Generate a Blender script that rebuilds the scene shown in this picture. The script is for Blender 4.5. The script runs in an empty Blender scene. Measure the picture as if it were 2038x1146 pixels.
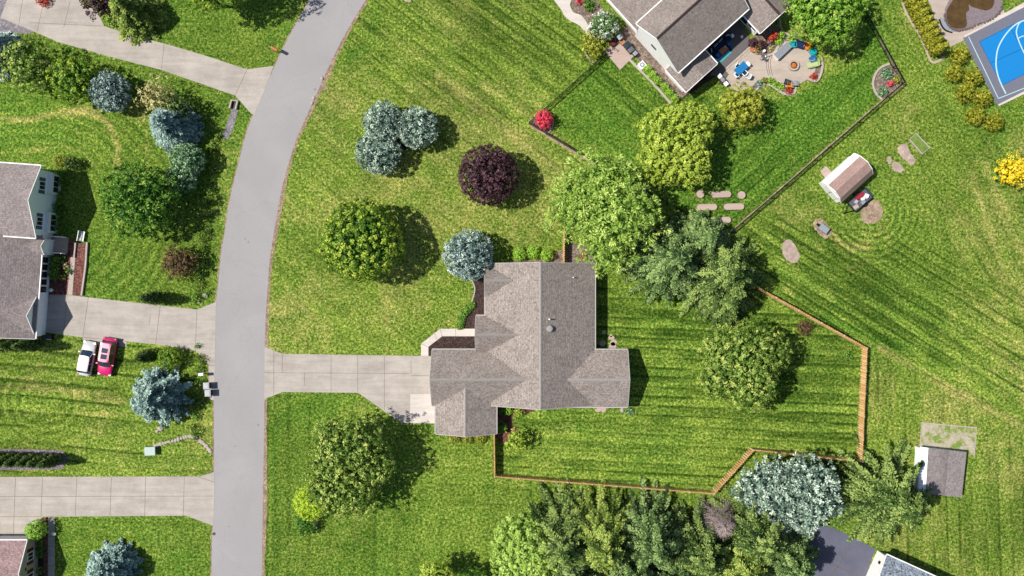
import bpy, math, random
import numpy as np
from mathutils import Vector
# ------------------------------------------------------------------ camera / light
S = 15.3          # photo pixels per metre on the ground
CAMH = 118.0
R_ = math.radians
scene = bpy.context.scene
COL = scene.collection
cam_d = bpy.data.cameras.new('camera'); cam = bpy.data.objects.new('camera', cam_d); COL.objects.link(cam)
cam.location = (0, 0, CAMH); cam.rotation_euler = (0, 0, 0)
cam_d.sensor_width = 36; cam_d.lens = 36*CAMH*S/2038; cam_d.clip_end = 6000; cam_d.clip_start = 1
scene.camera = cam
SUN_EL = R_(57); SUN_AZ = R_(5)     # light travels east and slightly south
world = bpy.data.worlds.new("World"); scene.world = world; world.use_nodes = True
nt = world.node_tree; bg = nt.nodes['Background']
sky = nt.nodes.new('ShaderNodeTexSky'); sky.sky_type = 'NISHITA'; sky.sun_disc = False
sky.sun_elevation = SUN_EL; sky.sun_rotation = R_(275)
nt.links.new(sky.outputs[0], bg.inputs[0]); bg.inputs[1].default_value = 0.082
sd = bpy.data.lights.new('sun', 'SUN'); sd.energy = 4.6; sd.angle = R_(0.5); sd.color = (1, .955, .88)
so = bpy.data.objects.new('sun', sd); COL.objects.link(so)
ddir = Vector((math.cos(SUN_AZ)*math.cos(SUN_EL), -math.sin(SUN_AZ)*math.cos(SUN_EL), -math.sin(SUN_EL)))
so.rotation_euler = ddir.to_track_quat('-Z', 'Y').to_euler(); so.location = (-60, 5, 90)
scene.view_settings.view_transform = 'Standard'; scene.view_settings.look = 'None'
scene.view_settings.exposure = 0.40; scene.view_settings.gamma = 1
random.seed(7); rng = np.random.default_rng(11)

# ------------------------------------------------------------------ helpers
def W(px, py, h=0.0):
    k = 1-h/CAMH
    return ((px-1019)/S*k, -(py-573)/S*k)
def lin(r, g, b):
    f = lambda c: (c/255/12.92) if c/255 <= .04045 else ((c/255+.055)/1.055)**2.4
    return (f(r), f(g), f(b), 1)
def tag(o, label=None, cat=None, group=None, kind=None):
    if label: o['label'] = label
    if cat: o['category'] = cat
    if group: o['group'] = group
    if kind: o['kind'] = kind
    return o
def thing(name, label, cat, loc=(0, 0, 0), rotz=0, group=None):
    o = bpy.data.objects.new(name, None); COL.objects.link(o); o.empty_display_size = .3
    o.location = loc; o.rotation_euler = (0, 0, rotz)
    return tag(o, label, cat, group)
def dup(root, loc=None, rotz=None, label=None, group=None):
    r = root.copy(); COL.objects.link(r)
    if loc is not None: r.location = loc
    if rotz is not None: r.rotation_euler = (0, 0, rotz)
    if label: r['label'] = label
    if group: r['group'] = group
    for ch in list(root.children):
        c = ch.copy(); COL.objects.link(c); c.parent = r
        for g in list(ch.children):
            d = g.copy(); COL.objects.link(d); d.parent = c
    return r

class MB:
    """collects shapes; build() links them as one mesh object"""
    def __init__(s, o=(0, 0, 0)):
        s.v = []; s.f = []; s.m = []; s.o = o; s.cm = 0
    def add(s, vs, fs):
        b = len(s.v); s.v += [(x-s.o[0], y-s.o[1], z-s.o[2]) for x, y, z in vs]
        s.f += [tuple(b+i for i in f) for f in fs]; s.m += [s.cm]*len(fs)
    def box(s, cx, cy, z0, lx, ly, lz, a=0, top=1.0):
        c, n = math.cos(a), math.sin(a); vs = []
        for z, k in ((z0, 1), (z0+lz, top)):
            for x, y in ((-1, -1), (1, -1), (1, 1), (-1, 1)):
                X, Y = x*lx/2*k, y*ly/2*k
                vs.append((cx+X*c-Y*n, cy+X*n+Y*c, z))
        s.add(vs, [(3, 2, 1, 0), (4, 5, 6, 7), (0, 1, 5, 4), (1, 2, 6, 5), (2, 3, 7, 6), (3, 0, 4, 7)])
    def prism(s, pts, z0, z1):
        a = sum(pts[i][0]*pts[(i+1) % len(pts)][1]-pts[(i+1) % len(pts)][0]*pts[i][1] for i in range(len(pts)))
        if a < 0: pts = pts[::-1]
        n = len(pts)
        s.add([(x, y, z0) for x, y in pts]+[(x, y, z1) for x, y in pts],
              [tuple(range(n-1, -1, -1)), tuple(range(n, 2*n))]+[(i, (i+1) % n, n+(i+1) % n, n+i) for i in range(n)])
    def sheet(s, pts, z):
        a = sum(pts[i][0]*pts[(i+1) % len(pts)][1]-pts[(i+1) % len(pts)][0]*pts[i][1] for i in range(len(pts)))
        if a < 0: pts = pts[::-1]
        s.add([(x, y, z) for x, y in pts], [tuple(range(len(pts)))])
    def strip(s, pts, w, z, h=0, closed=False):
        """ribbon of width w along pts; h>0 gives a wall"""
        n = len(pts); L = []; Rr = []
        for i in range(n):
            a = pts[(i-1) % n] if (closed or i > 0) else pts[i]
            b = pts[(i+1) % n] if (closed or i < n-1) else pts[i]
            dx, dy = b[0]-a[0], b[1]-a[1]; l = math.hypot(dx, dy) or 1
            L.append((pts[i][0]-dy/l*w/2, pts[i][1]+dx/l*w/2)); Rr.append((pts[i][0]+dy/l*w/2, pts[i][1]-dx/l*w/2))
        for i in range(n if closed else n-1):
            j = (i+1) % n
            if h: s.prism([Rr[i], Rr[j], L[j], L[i]], z, z+h)
            else: s.sheet([Rr[i], Rr[j], L[j], L[i]], z)
    def tube(s, p, q, r0, r1=None, n=8):
        r1 = r0 if r1 is None else r1
        p, q = Vector(p), Vector(q); d = (q-p).normalized()
        u = d.cross(Vector((0, 0, 1)) if abs(d.z) < .9 else Vector((1, 0, 0))).normalized(); w = d.cross(u)
        vs = []
        for c, r in ((p, r0), (q, r1)):
            for i in range(n):
                a = 2*math.pi*i/n; vs.append(tuple(c+u*math.cos(a)*r+w*math.sin(a)*r))
        s.add(vs, [tuple(range(n)), tuple(range(2*n-1, n-1, -1))]+[(i, n+i, n+(i+1) % n, (i+1) % n) for i in range(n)])
    def lathe(s, cx, cy, prof, n=20, sx=1, sy=1, a=0):
        vs = []; fs = []
        for r, z in prof:
            for i in range(n):
                t = 2*math.pi*i/n; X, Y = r*math.cos(t)*sx, r*math.sin(t)*sy
                vs.append((cx+X*math.cos(a)-Y*math.sin(a), cy+X*math.sin(a)+Y*math.cos(a), z))
        for j in range(len(prof)-1):
            for i in range(n):
                fs.append((j*n+i, j*n+(i+1) % n, (j+1)*n+(i+1) % n, (j+1)*n+i))
        fs.append(tuple(range(n-1, -1, -1))); fs.append(tuple((len(prof)-1)*n+i for i in range(n)))
        s.add(vs, fs)
    def quad(s, a, b, c, d): s.add([a, b, c, d], [(0, 1, 2, 3)])
    def build(s, name, mat, parent=None, bevel=0, smooth=False):
        me = bpy.data.meshes.new(name); me.from_pydata(s.v, [], s.f)
        for m in (mat if isinstance(mat, (list, tuple)) else [mat]): me.materials.append(m)
        me.polygons.foreach_set('material_index', s.m)
        if smooth: me.polygons.foreach_set('use_smooth', [True]*len(s.f))
        me.validate(); me.update()
        o = bpy.data.objects.new(name, me); COL.objects.link(o)
        if parent: o.parent = parent
        elif s.o != (0, 0, 0): o.location = s.o
        if bevel:
            b = o.modifiers.new('bevel', 'BEVEL'); b.width = bevel; b.segments = 2; b.limit_method = 'ANGLE'
        return o

# ------------------------------------------------------------------ materials
def nodes(name):
    m = bpy.data.materials.new(name); m.use_nodes = True; t = m.node_tree
    return m, t, t.nodes['Principled BSDF']
def N(t, typ, **kw):
    n = t.nodes.new(typ)
    for k, v in kw.items():
        if k.startswith('_'): n.inputs[k[1:].replace('_', ' ')].default_value = v
        else: setattr(n, k, v)
    return n
def ramp(t, src, stops, interp='LINEAR'):
    r = t.nodes.new('ShaderNodeValToRGB'); r.color_ramp.interpolation = interp
    e = r.color_ramp.elements
    while len(e) < len(stops): e.new(.5)
    for el, (p, c) in zip(e, stops): el.position = p; el.color = c
    t.links.new(src, r.inputs[0]); return r
def mix(t, fac, a, b, mode='MIX'):
    m = t.nodes.new('ShaderNodeMix'); m.data_type = 'RGBA'; m.blend_type = mode
    for s_, v in ((m.inputs[0], fac), (m.inputs[6], a), (m.inputs[7], b)):
        if hasattr(v, 'type') and hasattr(v, 'links'): t.links.new(v, s_)
        else: s_.default_value = v
    return m.outputs[2]
def wpos(t):
    return t.nodes.new('ShaderNodeNewGeometry').outputs['Position']
def noise(t, vec, scale, detail=3, rough=.6, dist=0):
    n = N(t, 'ShaderNodeTexNoise', _Scale=scale, _Detail=detail, _Roughness=rough, _Distortion=dist)
    t.links.new(vec, n.inputs['Vector']); return n.outputs['Fac']
def bump(t, b, h, strength, dist=.05):
    n = N(t, 'ShaderNodeBump', _Strength=strength, _Distance=dist)
    t.links.new(h, n.inputs['Height']); t.links.new(n.outputs[0], b.inputs['Normal'])
def dim(c, k): return (c[0]*k, c[1]*k, c[2]*k, 1)
ALB = .58   # display -> base colour
def plain(name, rgb, rough=.6, var=.15, scale=3, metal=0, bmp=0, spec=.3, coat=0):
    m, t, b = nodes(name); c = dim(lin(*rgb), ALB); p = wpos(t)
    n = noise(t, p, scale, 4, .65)
    r = ramp(t, n, [(.25, dim(c, 1-var)), (.75, dim(c, 1+var))]); t.links.new(r.outputs[0], b.inputs['Base Color'])
    b.inputs['Roughness'].default_value = rough; b.inputs['Metallic'].default_value = metal
    b.inputs['Specular IOR Level'].default_value = spec
    b.inputs['Coat Weight'].default_value = coat
    if bmp: bump(t, b, noise(t, p, scale*4, 3), bmp)
    return m
def concrete(name, rgb, stain=.14, rough=.9, streak=(.25, 2.2, 1)):
    m, t, b = nodes(name); c = dim(lin(*rgb), ALB); p = wpos(t)
    r1 = ramp(t, noise(t, p, .35, 6, .7), [(.3, dim(c, 1-stain)), (.7, dim(c, 1+stain*.5))])
    mp = N(t, 'ShaderNodeMapping'); mp.inputs['Scale'].default_value = streak; t.links.new(p, mp.inputs[0])
    r2 = ramp(t, noise(t, mp.outputs[0], .8, 5, .6, .3), [(.3, (.86, .85, .84, 1)), (.65, (1.04, 1.04, 1.04, 1))])
    r3 = ramp(t, noise(t, p, 9, 3, .7), [(.3, (.9, .9, .9, 1)), (.7, (1.08, 1.08, 1.08, 1))])
    v = N(t, 'ShaderNodeTexVoronoi', _Scale=.33); t.links.new(p, v.inputs['Vector'])
    r4 = ramp(t, v.outputs['Distance'], [(.012, (.62, .62, .62, 1)), (.03, (1, 1, 1, 1))])
    o = mix(t, 1., r1.outputs[0], r2.outputs[0], 'MULTIPLY'); o = mix(t, 1., o, r3.outputs[0], 'MULTIPLY'); o = mix(t, 1., o, r4.outputs[0], 'MULTIPLY')
    t.links.new(o, b.inputs['Base Color']); b.inputs['Roughness'].default_value = rough
    b.inputs['Specular IOR Level'].default_value = .15
    bump(t, b, noise(t, p, 12, 3), .25, .02); return m
def shingle(name, rgb, spread=.35, row=.13, tint=(1, .93, .9)):
    m, t, b = nodes(name); c = dim(lin(*rgb), ALB); p = wpos(t)
    # tabs: cells stretched, quantised in height so that courses follow the slope
    sep = N(t, 'ShaderNodeSeparateXYZ'); t.links.new(p, sep.inputs[0])
    q = N(t, 'ShaderNodeMath', operation='SNAP'); q.inputs[1].default_value = row; t.links.new(sep.outputs[2], q.inputs[0])
    qm = N(t, 'ShaderNodeMath', operation='MULTIPLY'); qm.inputs[1].default_value = 37.3; t.links.new(q.outputs[0], qm.inputs[0])
    cm = N(t, 'ShaderNodeCombineXYZ'); t.links.new(sep.outputs[0], cm.inputs[0]); t.links.new(sep.outputs[1], cm.inputs[1]); t.links.new(qm.outputs[0], cm.inputs[2])
    v = N(t, 'ShaderNodeTexVoronoi', _Scale=5.5); t.links.new(cm.outputs[0], v.inputs['Vector'])
    bw = N(t, 'ShaderNodeRGBToBW'); t.links.new(v.outputs['Color'], bw.inputs[0])
    r1 = ramp(t, bw.outputs[0], [(.1, dim(c, 1-spread)), (.5, c), (.9, dim(c, 1+spread*.8))])
    r2 = ramp(t, noise(t, p, .5, 5, .65), [(.3, (.86, .86, .86, 1)), (.7, (1.1, 1.1, 1.1, 1))])
    r3 = ramp(t, noise(t, p, 7, 3, .8), [(.35, (.8, .8, .8, 1)), (.65, (1.16, 1.16*tint[1]/.93, 1.16*tint[2]/.9, 1))])
    fr = N(t, 'ShaderNodeMath', operation='FRACT'); dv = N(t, 'ShaderNodeMath', operation='DIVIDE'); dv.inputs[1].default_value = row
    t.links.new(sep.outputs[2], dv.inputs[0]); t.links.new(dv.outputs[0], fr.inputs[0])
    r4 = ramp(t, fr.outputs[0], [(.0, (.78, .78, .78, 1)), (.3, (1.03, 1.03, 1.03, 1))])
    o = mix(t, 1., r1.outputs[0], r2.outputs[0], 'MULTIPLY'); o = mix(t, 1., o, r3.outputs[0], 'MULTIPLY'); o = mix(t, 1., o, r4.outputs[0], 'MULTIPLY')
    t.links.new(o, b.inputs['Base Color']); b.inputs['Roughness'].default_value = .92; b.inputs['Specular IOR Level'].default_value = .12
    bump(t, b, bw.outputs[0], .35, .03); return m
def mulchmat(name, rgb, scale=9, spread=.55):
    m, t, b = nodes(name); c = dim(lin(*rgb), ALB); p = wpos(t)
    v = N(t, 'ShaderNodeTexVoronoi', _Scale=scale); t.links.new(p, v.inputs['Vector'])
    bw = N(t, 'ShaderNodeRGBToBW'); t.links.new(v.outputs['Color'], bw.inputs[0])
    r1 = ramp(t, bw.outputs[0], [(.15, dim(c, 1-spread)), (.6, c), (.95, dim(c, 1+spread*2))])
    r2 = ramp(t, noise(t, p, 1.1, 4, .65), [(.3, (.75, .75, .75, 1)), (.7, (1.2, 1.2, 1.2, 1))])
    t.links.new(mix(t, 1., r1.outputs[0], r2.outputs[0], 'MULTIPLY'), b.inputs['Base Color'])
    b.inputs['Roughness'].default_value = .95; b.inputs['Specular IOR Level'].default_value = .1
    bump(t, b, v.outputs['Distance'], .7, .06); return m
LB = 1.12
def leafmat(name, cols, trans=.25, gloss=.25):
    """cols: dark, mid, light in display rgb; 'tint' is a random value per leaf"""
    m, t, b = nodes(name); a = N(t, 'ShaderNodeAttribute', attribute_name='tint')
    r = ramp(t, a.outputs['Fac'], [(.05, dim(lin(*cols[0]), LB)), (.5, dim(lin(*cols[1]), LB)), (.95, dim(lin(*cols[2]), LB))])
    t.links.new(r.outputs[0], b.inputs['Base Color']); b.inputs['Roughness'].default_value = .55
    b.inputs['Specular IOR Level'].default_value = gloss
    tr = N(t, 'ShaderNodeBsdfTranslucent'); t.links.new(r.outputs[0], tr.inputs[0])
    mx = N(t, 'ShaderNodeMixShader'); mx.inputs[0].default_value = trans
    t.links.new(b.outputs[0], mx.inputs[1]); t.links.new(tr.outputs[0], mx.inputs[2])
    t.links.new(mx.outputs[0], t.nodes['Material Output'].inputs[0]); return m
M = {}
def weedy():
    m, t, b = nodes('weedy_sand'); p = wpos(t)
    r = ramp(t, noise(t, p, .8, 6, .7, .4), [(.40, dim(lin(112, 146, 52), .72)), (.47, dim(lin(150, 158, 88), .66)), (.52, dim(lin(196, 186, 160), .6)), (.7, dim(lin(214, 200, 178), .6))])
    r2 = ramp(t, noise(t, p, 6, 3, .7), [(.35, (.75, .75, .75, 1)), (.65, (1.2, 1.2, 1.2, 1))])
    t.links.new(mix(t, 1., r.outputs[0], r2.outputs[0], 'MULTIPLY'), b.inputs['Base Color']); b.inputs['Roughness'].default_value = .95; return m
def asphalt():
    m, t, b = nodes('light_worn_asphalt'); p = wpos(t); c = dim(lin(186, 182, 182), ALB)
    r = ramp(t, noise(t, p, .14, 5, .6, .6), [(.3, dim(c, .93)), (.7, dim(c, 1.05))])
    g = ramp(t, noise(t, p, 11, 4, .8), [(.3, (.84, .84, .84, 1)), (.7, (1.14, 1.14, 1.14, 1))])
    nz = N(t, 'ShaderNodeTexNoise', _Scale=.6, _Detail=4); t.links.new(p, nz.inputs['Vector'])
    wv = N(t, 'ShaderNodeVectorMath', operation='SCALE'); wv.inputs['Scale'].default_value = 2.2; t.links.new(nz.outputs['Color'], wv.inputs[0])
    av = N(t, 'ShaderNodeVectorMath', operation='ADD'); t.links.new(p, av.inputs[0]); t.links.new(wv.outputs[0], av.inputs[1])
    v = N(t, 'ShaderNodeTexVoronoi', feature='DISTANCE_TO_EDGE', _Scale=.085); t.links.new(av.outputs[0], v.inputs['Vector'])
    cr = ramp(t, v.outputs['Distance'], [(.002, (.95, .95, .95, 1)), (.006, (1, 1, 1, 1))])
    s2 = N(t, 'ShaderNodeTexVoronoi', _Scale=.42); t.links.new(p, s2.inputs['Vector'])
    sp_ = ramp(t, s2.outputs['Distance'], [(.03, (.45, .42, .4, 1)), (.055, (1, 1, 1, 1))])
    o = mix(t, 1., r.outputs[0], g.outputs[0], 'MULTIPLY'); o = mix(t, 1., o, cr.outputs[0], 'MULTIPLY'); o = mix(t, 1., o, sp_.outputs[0], 'MULTIPLY')
    t.links.new(o, b.inputs['Base Color']); b.inputs['Roughness'].default_value = .9; b.inputs['Specular IOR Level'].default_value = .15
    bump(t, b, noise(t, p, 14, 3), .25, .02); return m
M['roof_main'] = shingle('grey_taupe_shingle', (176, 164, 156), spread=.34)
M['roof_warm'] = shingle('brown_grey_shingle', (166, 154, 147), spread=.28)
M['roof_pink'] = shingle('pinkish_shingle', (188, 160, 158), tint=(1, .88, .86))
M['roof_left'] = shingle('rosy_taupe_shingle', (178, 165, 162), spread=.3)
M['roof_shed'] = shingle('red_brown_shed_roof', (194, 162, 152), spread=.12)
M['roof_old'] = shingle('weathered_shed_roof', (160, 150, 148), spread=.25)
M['roof_blue'] = shingle('mottled_blue_grey_shingle', (150, 160, 172), spread=.7)
M['ridge'] = plain('pale_ridge_cap', (180, 172, 166), .9, .2, 5)
M['ridge_dark'] = plain('dark_ridge_vent', (70, 55, 52), .8)
M['concrete'] = concrete('old_concrete', (212, 202, 192), .22)
M['concrete_new'] = concrete('bright_concrete', (240, 229, 220), .05)
M['joint'] = plain('concrete_joint', (120, 104, 92), .9, .3)
M['asphalt'] = asphalt()
M['asphalt_dark'] = concrete('blue_grey_asphalt', (118, 120, 138), .1, streak=(.5, .5, 1))
M['gravel'] = mulchmat('grey_gravel', (158, 152, 158), 7, .3)
M['verge'] = mulchmat('dry_verge', (176, 152, 128), 6, .3)
M['mulch'] = mulchmat('dark_brown_mulch', (82, 66, 62), 8, .5)
M['mulch_red'] = mulchmat('red_brown_mulch', (138, 92, 84), 8, .5)
M['mulch_tan'] = mulchmat('tan_rock_mulch', (150, 132, 120), 6, .4)
M['soil'] = mulchmat('bare_soil', (186, 162, 138), 4, .25)
M['soil_pink'] = mulchmat('pinkish_bare_soil', (205, 182, 168), 3, .12)
M['stone'] = plain('pale_edging_stone', (205, 192, 180), .85, .2, 4, bmp=.3)
M['white'] = plain('white_siding', (302, 300, 297), .7, .04, 2)
M['trim'] = plain('white_trim', (290, 288, 286), .6, .03)
M['skywhite'] = plain('sky_tinted_white', (300, 306, 312), .75, .06, 2)  # white siding; faint blue of skylight put into its base colour
M['beige'] = plain('beige_siding', (206, 190, 166), .75, .08, 2)
M['brickred'] = plain('dark_red_door', (120, 40, 38), .6, .15)
M['glass'] = plain('dark_window_glass', (44, 54, 66), .12, .2, spec=.7)
M['carglass'] = plain('car_glass', (40, 66, 88), .08, .15, spec=.8)
M['black'] = plain('black_metal', (24, 24, 26), .5, .2)
M['tyre'] = plain('tyre_rubber', (22, 22, 24), .85, .2)
M['rim'] = plain('alloy_rim', (150, 150, 155), .35, .1, metal=.6)
M['wood'] = plain('weathered_cedar', (264, 208, 138), .85, .42, 5, bmp=.3)
M['wood_post'] = plain('fence_post_wood', (236, 206, 168), .85, .25, 6)
M['wood_pale'] = plain('greyed_cedar', (288, 248, 186), .85, .3, 6, bmp=.3)
M['deck'] = plain('grey_deck_boards', (118, 112, 112), .85, .35, 9)
M['bark'] = plain('bark', (96, 80, 66), .9, .3, 6, bmp=.5)
M['deadwood'] = plain('pinkish_grey_dead_twigs', (196, 176, 172), .9, .25, 6)
M['red_paint'] = plain('magenta_red_car_paint', (246, 16, 120), .3, .03, spec=.6, coat=.8)
M['white_paint'] = plain('white_car_paint', (236, 236, 234), .3, .02, spec=.6, coat=.6)
M['redlens'] = plain('red_lens', (170, 20, 24), .3, .05)
M['silver'] = plain('silver_metal', (190, 190, 196), .35, .08, metal=.3)
M['binlid'] = plain('pale_grey_plastic', (206, 208, 214), .5, .12, 7)  # pale grey lid colour with slight random tone
M['bin_dark'] = plain('dark_grey_plastic', (66, 76, 82), .5, .1)
M['bin_teal'] = plain('dark_teal_plastic', (44, 66, 78), .45, .1)
M['orange_wood'] = plain('orange_wood', (206, 140, 98), .6, .15, 6)
M['navy'] = plain('navy_fabric', (30, 52, 98), .9, .15, 8)
M['blue'] = plain('bright_blue_fabric', (44, 118, 196), .85, .12, 8)
M['bluetop'] = plain('blue_table_top', (36, 136, 200), .4, .08)
M['paleblue'] = plain('pale_blue_fabric', (120, 190, 214), .9, .12, 8)
M['turq'] = plain('turquoise_plastic', (20, 186, 186), .5, .08)
M['orange'] = plain('orange_plastic', (240, 150, 46), .5, .08)
M['lime'] = plain('pale_lime_fabric', (206, 224, 160), .8, .1)
M['pillow'] = plain('grey_white_pillow', (190, 200, 206), .9, .1)
M['flame'] = plain('orange_glowing_bowl', (226, 128, 40), .5, .5, 9)
M['grey_metal'] = plain('grey_slats', (166, 174, 180), .5, .08)
M['court_blue'] = plain('blue_sports_court', (16, 146, 226), .7, .05, 2)
M['court_grey'] = plain('grey_sports_court', (128, 130, 146), .8, .07, 2)
M['court_line'] = plain('pale_cyan_line', (206, 244, 244), .6, .03)
M['court_dark'] = plain('dark_blue_line', (10, 92, 170), .6, .03)
M['paver'] = concrete('tan_pavers', (216, 200, 186), .1)
M['stepstone'] = concrete('pink_tan_slab', (216, 192, 180), .05)
M['liner'] = plain('wrinkled_pond_liner', (150, 136, 140), .5, .3, 5, bmp=.6)
M['rock'] = plain('rock_border', (120, 104, 106), .9, .4, 6)
M['pondwater'] = plain('murky_pond_water', (104, 80, 44), .06, .35, 1.2, spec=.6)
M['mailbox'] = plain('terracotta_mailbox', (214, 128, 86), .5, .08)
M['red'] = plain('red_box_plastic', (190, 44, 60), .5, .2, 6)
M['rug'] = None
# foliage
M['l_maple'] = leafmat('maple_leaf', ((48, 84, 18), (100, 136, 34), (184, 196, 74)))
M['l_maple2'] = leafmat('deep_green_leaf', ((36, 76, 20), (84, 130, 40), (172, 198, 92)))
M['l_ylw'] = leafmat('yellow_green_leaf', ((104, 128, 36), (156, 176, 62), (206, 214, 104)))
M['l_lime'] = leafmat('bright_lime_leaf', ((60, 104, 24), (116, 156, 46), (190, 210, 108)))
M['l_feather'] = leafmat('feathery_light_leaf', ((104, 134, 52), (152, 182, 78), (204, 220, 124)))
M['l_open'] = leafmat('olive_leaf', ((62, 88, 26), (112, 142, 54), (190, 196, 106)))
M['l_purple'] = leafmat('purple_leaf', ((30, 14, 20), (60, 34, 42), (128, 92, 98)), .12)
M['l_brown'] = leafmat('bronze_leaf', ((60, 46, 30), (98, 76, 52), (150, 116, 78)), .15)
M['l_bluesp'] = leafmat('blue_spruce_needle', ((60, 84, 72), (132, 154, 136), (212, 226, 206)), .08, .1)
M['l_bluesp2'] = leafmat('steel_blue_needle', ((62, 84, 80), (132, 154, 146), (208, 222, 212)), .08, .1)
M['l_bluegrn'] = leafmat('blue_green_needle', ((56, 90, 62), (110, 144, 104), (176, 200, 152)), .08, .1)
M['l_spruce'] = leafmat('spruce_needle', ((26, 44, 18), (68, 92, 40), (146, 164, 88)), .08, .1)
M['l_spruce2'] = leafmat('grey_green_needle', ((32, 52, 26), (70, 94, 48), (148, 170, 102)), .08, .1)
M['l_spruce3'] = leafmat('yellowish_needle', ((44, 62, 20), (90, 112, 42), (168, 182, 90)), .08, .1)
M['l_brightlime'] = leafmat('chartreuse_leaf', ((130, 160, 30), (176, 200, 54), (216, 226, 96)))
M['l_ygold'] = leafmat('yellow_olive_leaf', ((96, 104, 26), (152, 158, 50), (208, 208, 96)))
M['l_bluedk'] = leafmat('dark_steel_needle', ((46, 68, 64), (98, 124, 116), (180, 202, 190)), .08, .1)
M['l_pine'] = leafmat('tan_pine_needle', ((120, 114, 70), (166, 160, 104), (210, 202, 146)), .1, .1)
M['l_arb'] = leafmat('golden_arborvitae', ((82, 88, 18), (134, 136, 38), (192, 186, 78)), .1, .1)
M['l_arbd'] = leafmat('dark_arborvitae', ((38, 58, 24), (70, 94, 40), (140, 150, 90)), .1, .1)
M['l_box'] = leafmat('boxwood_leaf', ((92, 130, 34), (138, 178, 56), (182, 212, 88)), .15)
M['l_gold'] = leafmat('golden_shrub', ((84, 92, 24), (132, 140, 44), (190, 192, 92)), .15)
M['l_yellow'] = leafmat('bright_yellow_shrub', ((190, 160, 20), (226, 200, 36), (244, 226, 90)), .15)
M['l_red'] = leafmat('pink_red_maple', ((150, 30, 48), (214, 62, 84), (244, 116, 128)), .15)
M['l_redbr'] = leafmat('rust_red_shrub', ((110, 36, 28), (178, 68, 52), (226, 112, 84)), .15)
M['l_white'] = leafmat('flowering_shrub', ((70, 104, 50), (112, 146, 80), (238, 232, 232)), .15)

# ------------------------------------------------------------------ lawn
def fbm(X, Y, scale, octv=4, seed=0, gain=.55):
    r = np.random.default_rng(seed); out = np.zeros_like(X); amp = 1; tot = 0
    for o in range(octv):
        g = r.random((128, 128)); x = X/scale+r.random()*99; y = Y/scale+r.random()*99
        xi = np.floor(x).astype(int); yi = np.floor(y).astype(int); fx = x-xi; fy = y-yi
        fx = fx*fx*(3-2*fx); fy = fy*fy*(3-2*fy)
        a = g[yi % 128, xi % 128]; b = g[yi % 128, (xi+1) % 128]; c = g[(yi+1) % 128, xi % 128]; d = g[(yi+1) % 128, (xi+1) % 128]
        out += amp*((a*(1-fx)+b*fx)*(1-fy)+(c*(1-fx)+d*fx)*fy); tot += amp; amp *= gain; scale /= 2.03
    return out/tot
def polymask(PX, PY, poly, feather):
    """soft mask of a polygon given in photo pixels"""
    n = len(poly); inside = np.zeros(PX.shape, bool); dist = np.full(PX.shape, 1e9)
    for i in range(n):
        x1, y1 = poly[i]; x2, y2 = poly[(i+1) % n]
        c = ((y1 > PY) != (y2 > PY)) & (PX < (x2-x1)*(PY-y1)/((y2-y1) or 1e-9)+x1); inside ^= c
        dx, dy = x2-x1, y2-y1; t = np.clip(((PX-x1)*dx+(PY-y1)*dy)/(dx*dx+dy*dy+1e-9), 0, 1)
        dist = np.minimum(dist, np.hypot(PX-x1-t*dx, PY-y1-t*dy))
    sd_ = np.where(inside, dist, -dist)
    return np.clip(.5+sd_/feather/2, 0, 1)
def linemask(PX, PY, pts, w):
    d = np.full(PX.shape, 1e9)
    for (x1, y1), (x2, y2) in zip(pts[:-1], pts[1:]):
        dx, dy = x2-x1, y2-y1; t = np.clip(((PX-x1)*dx+(PY-y1)*dy)/(dx*dx+dy*dy+1e-9), 0, 1)
        d = np.minimum(d, np.hypot(PX-x1-t*dx, PY-y1-t*dy))
    return np.exp(-(d/w)**2)
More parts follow.
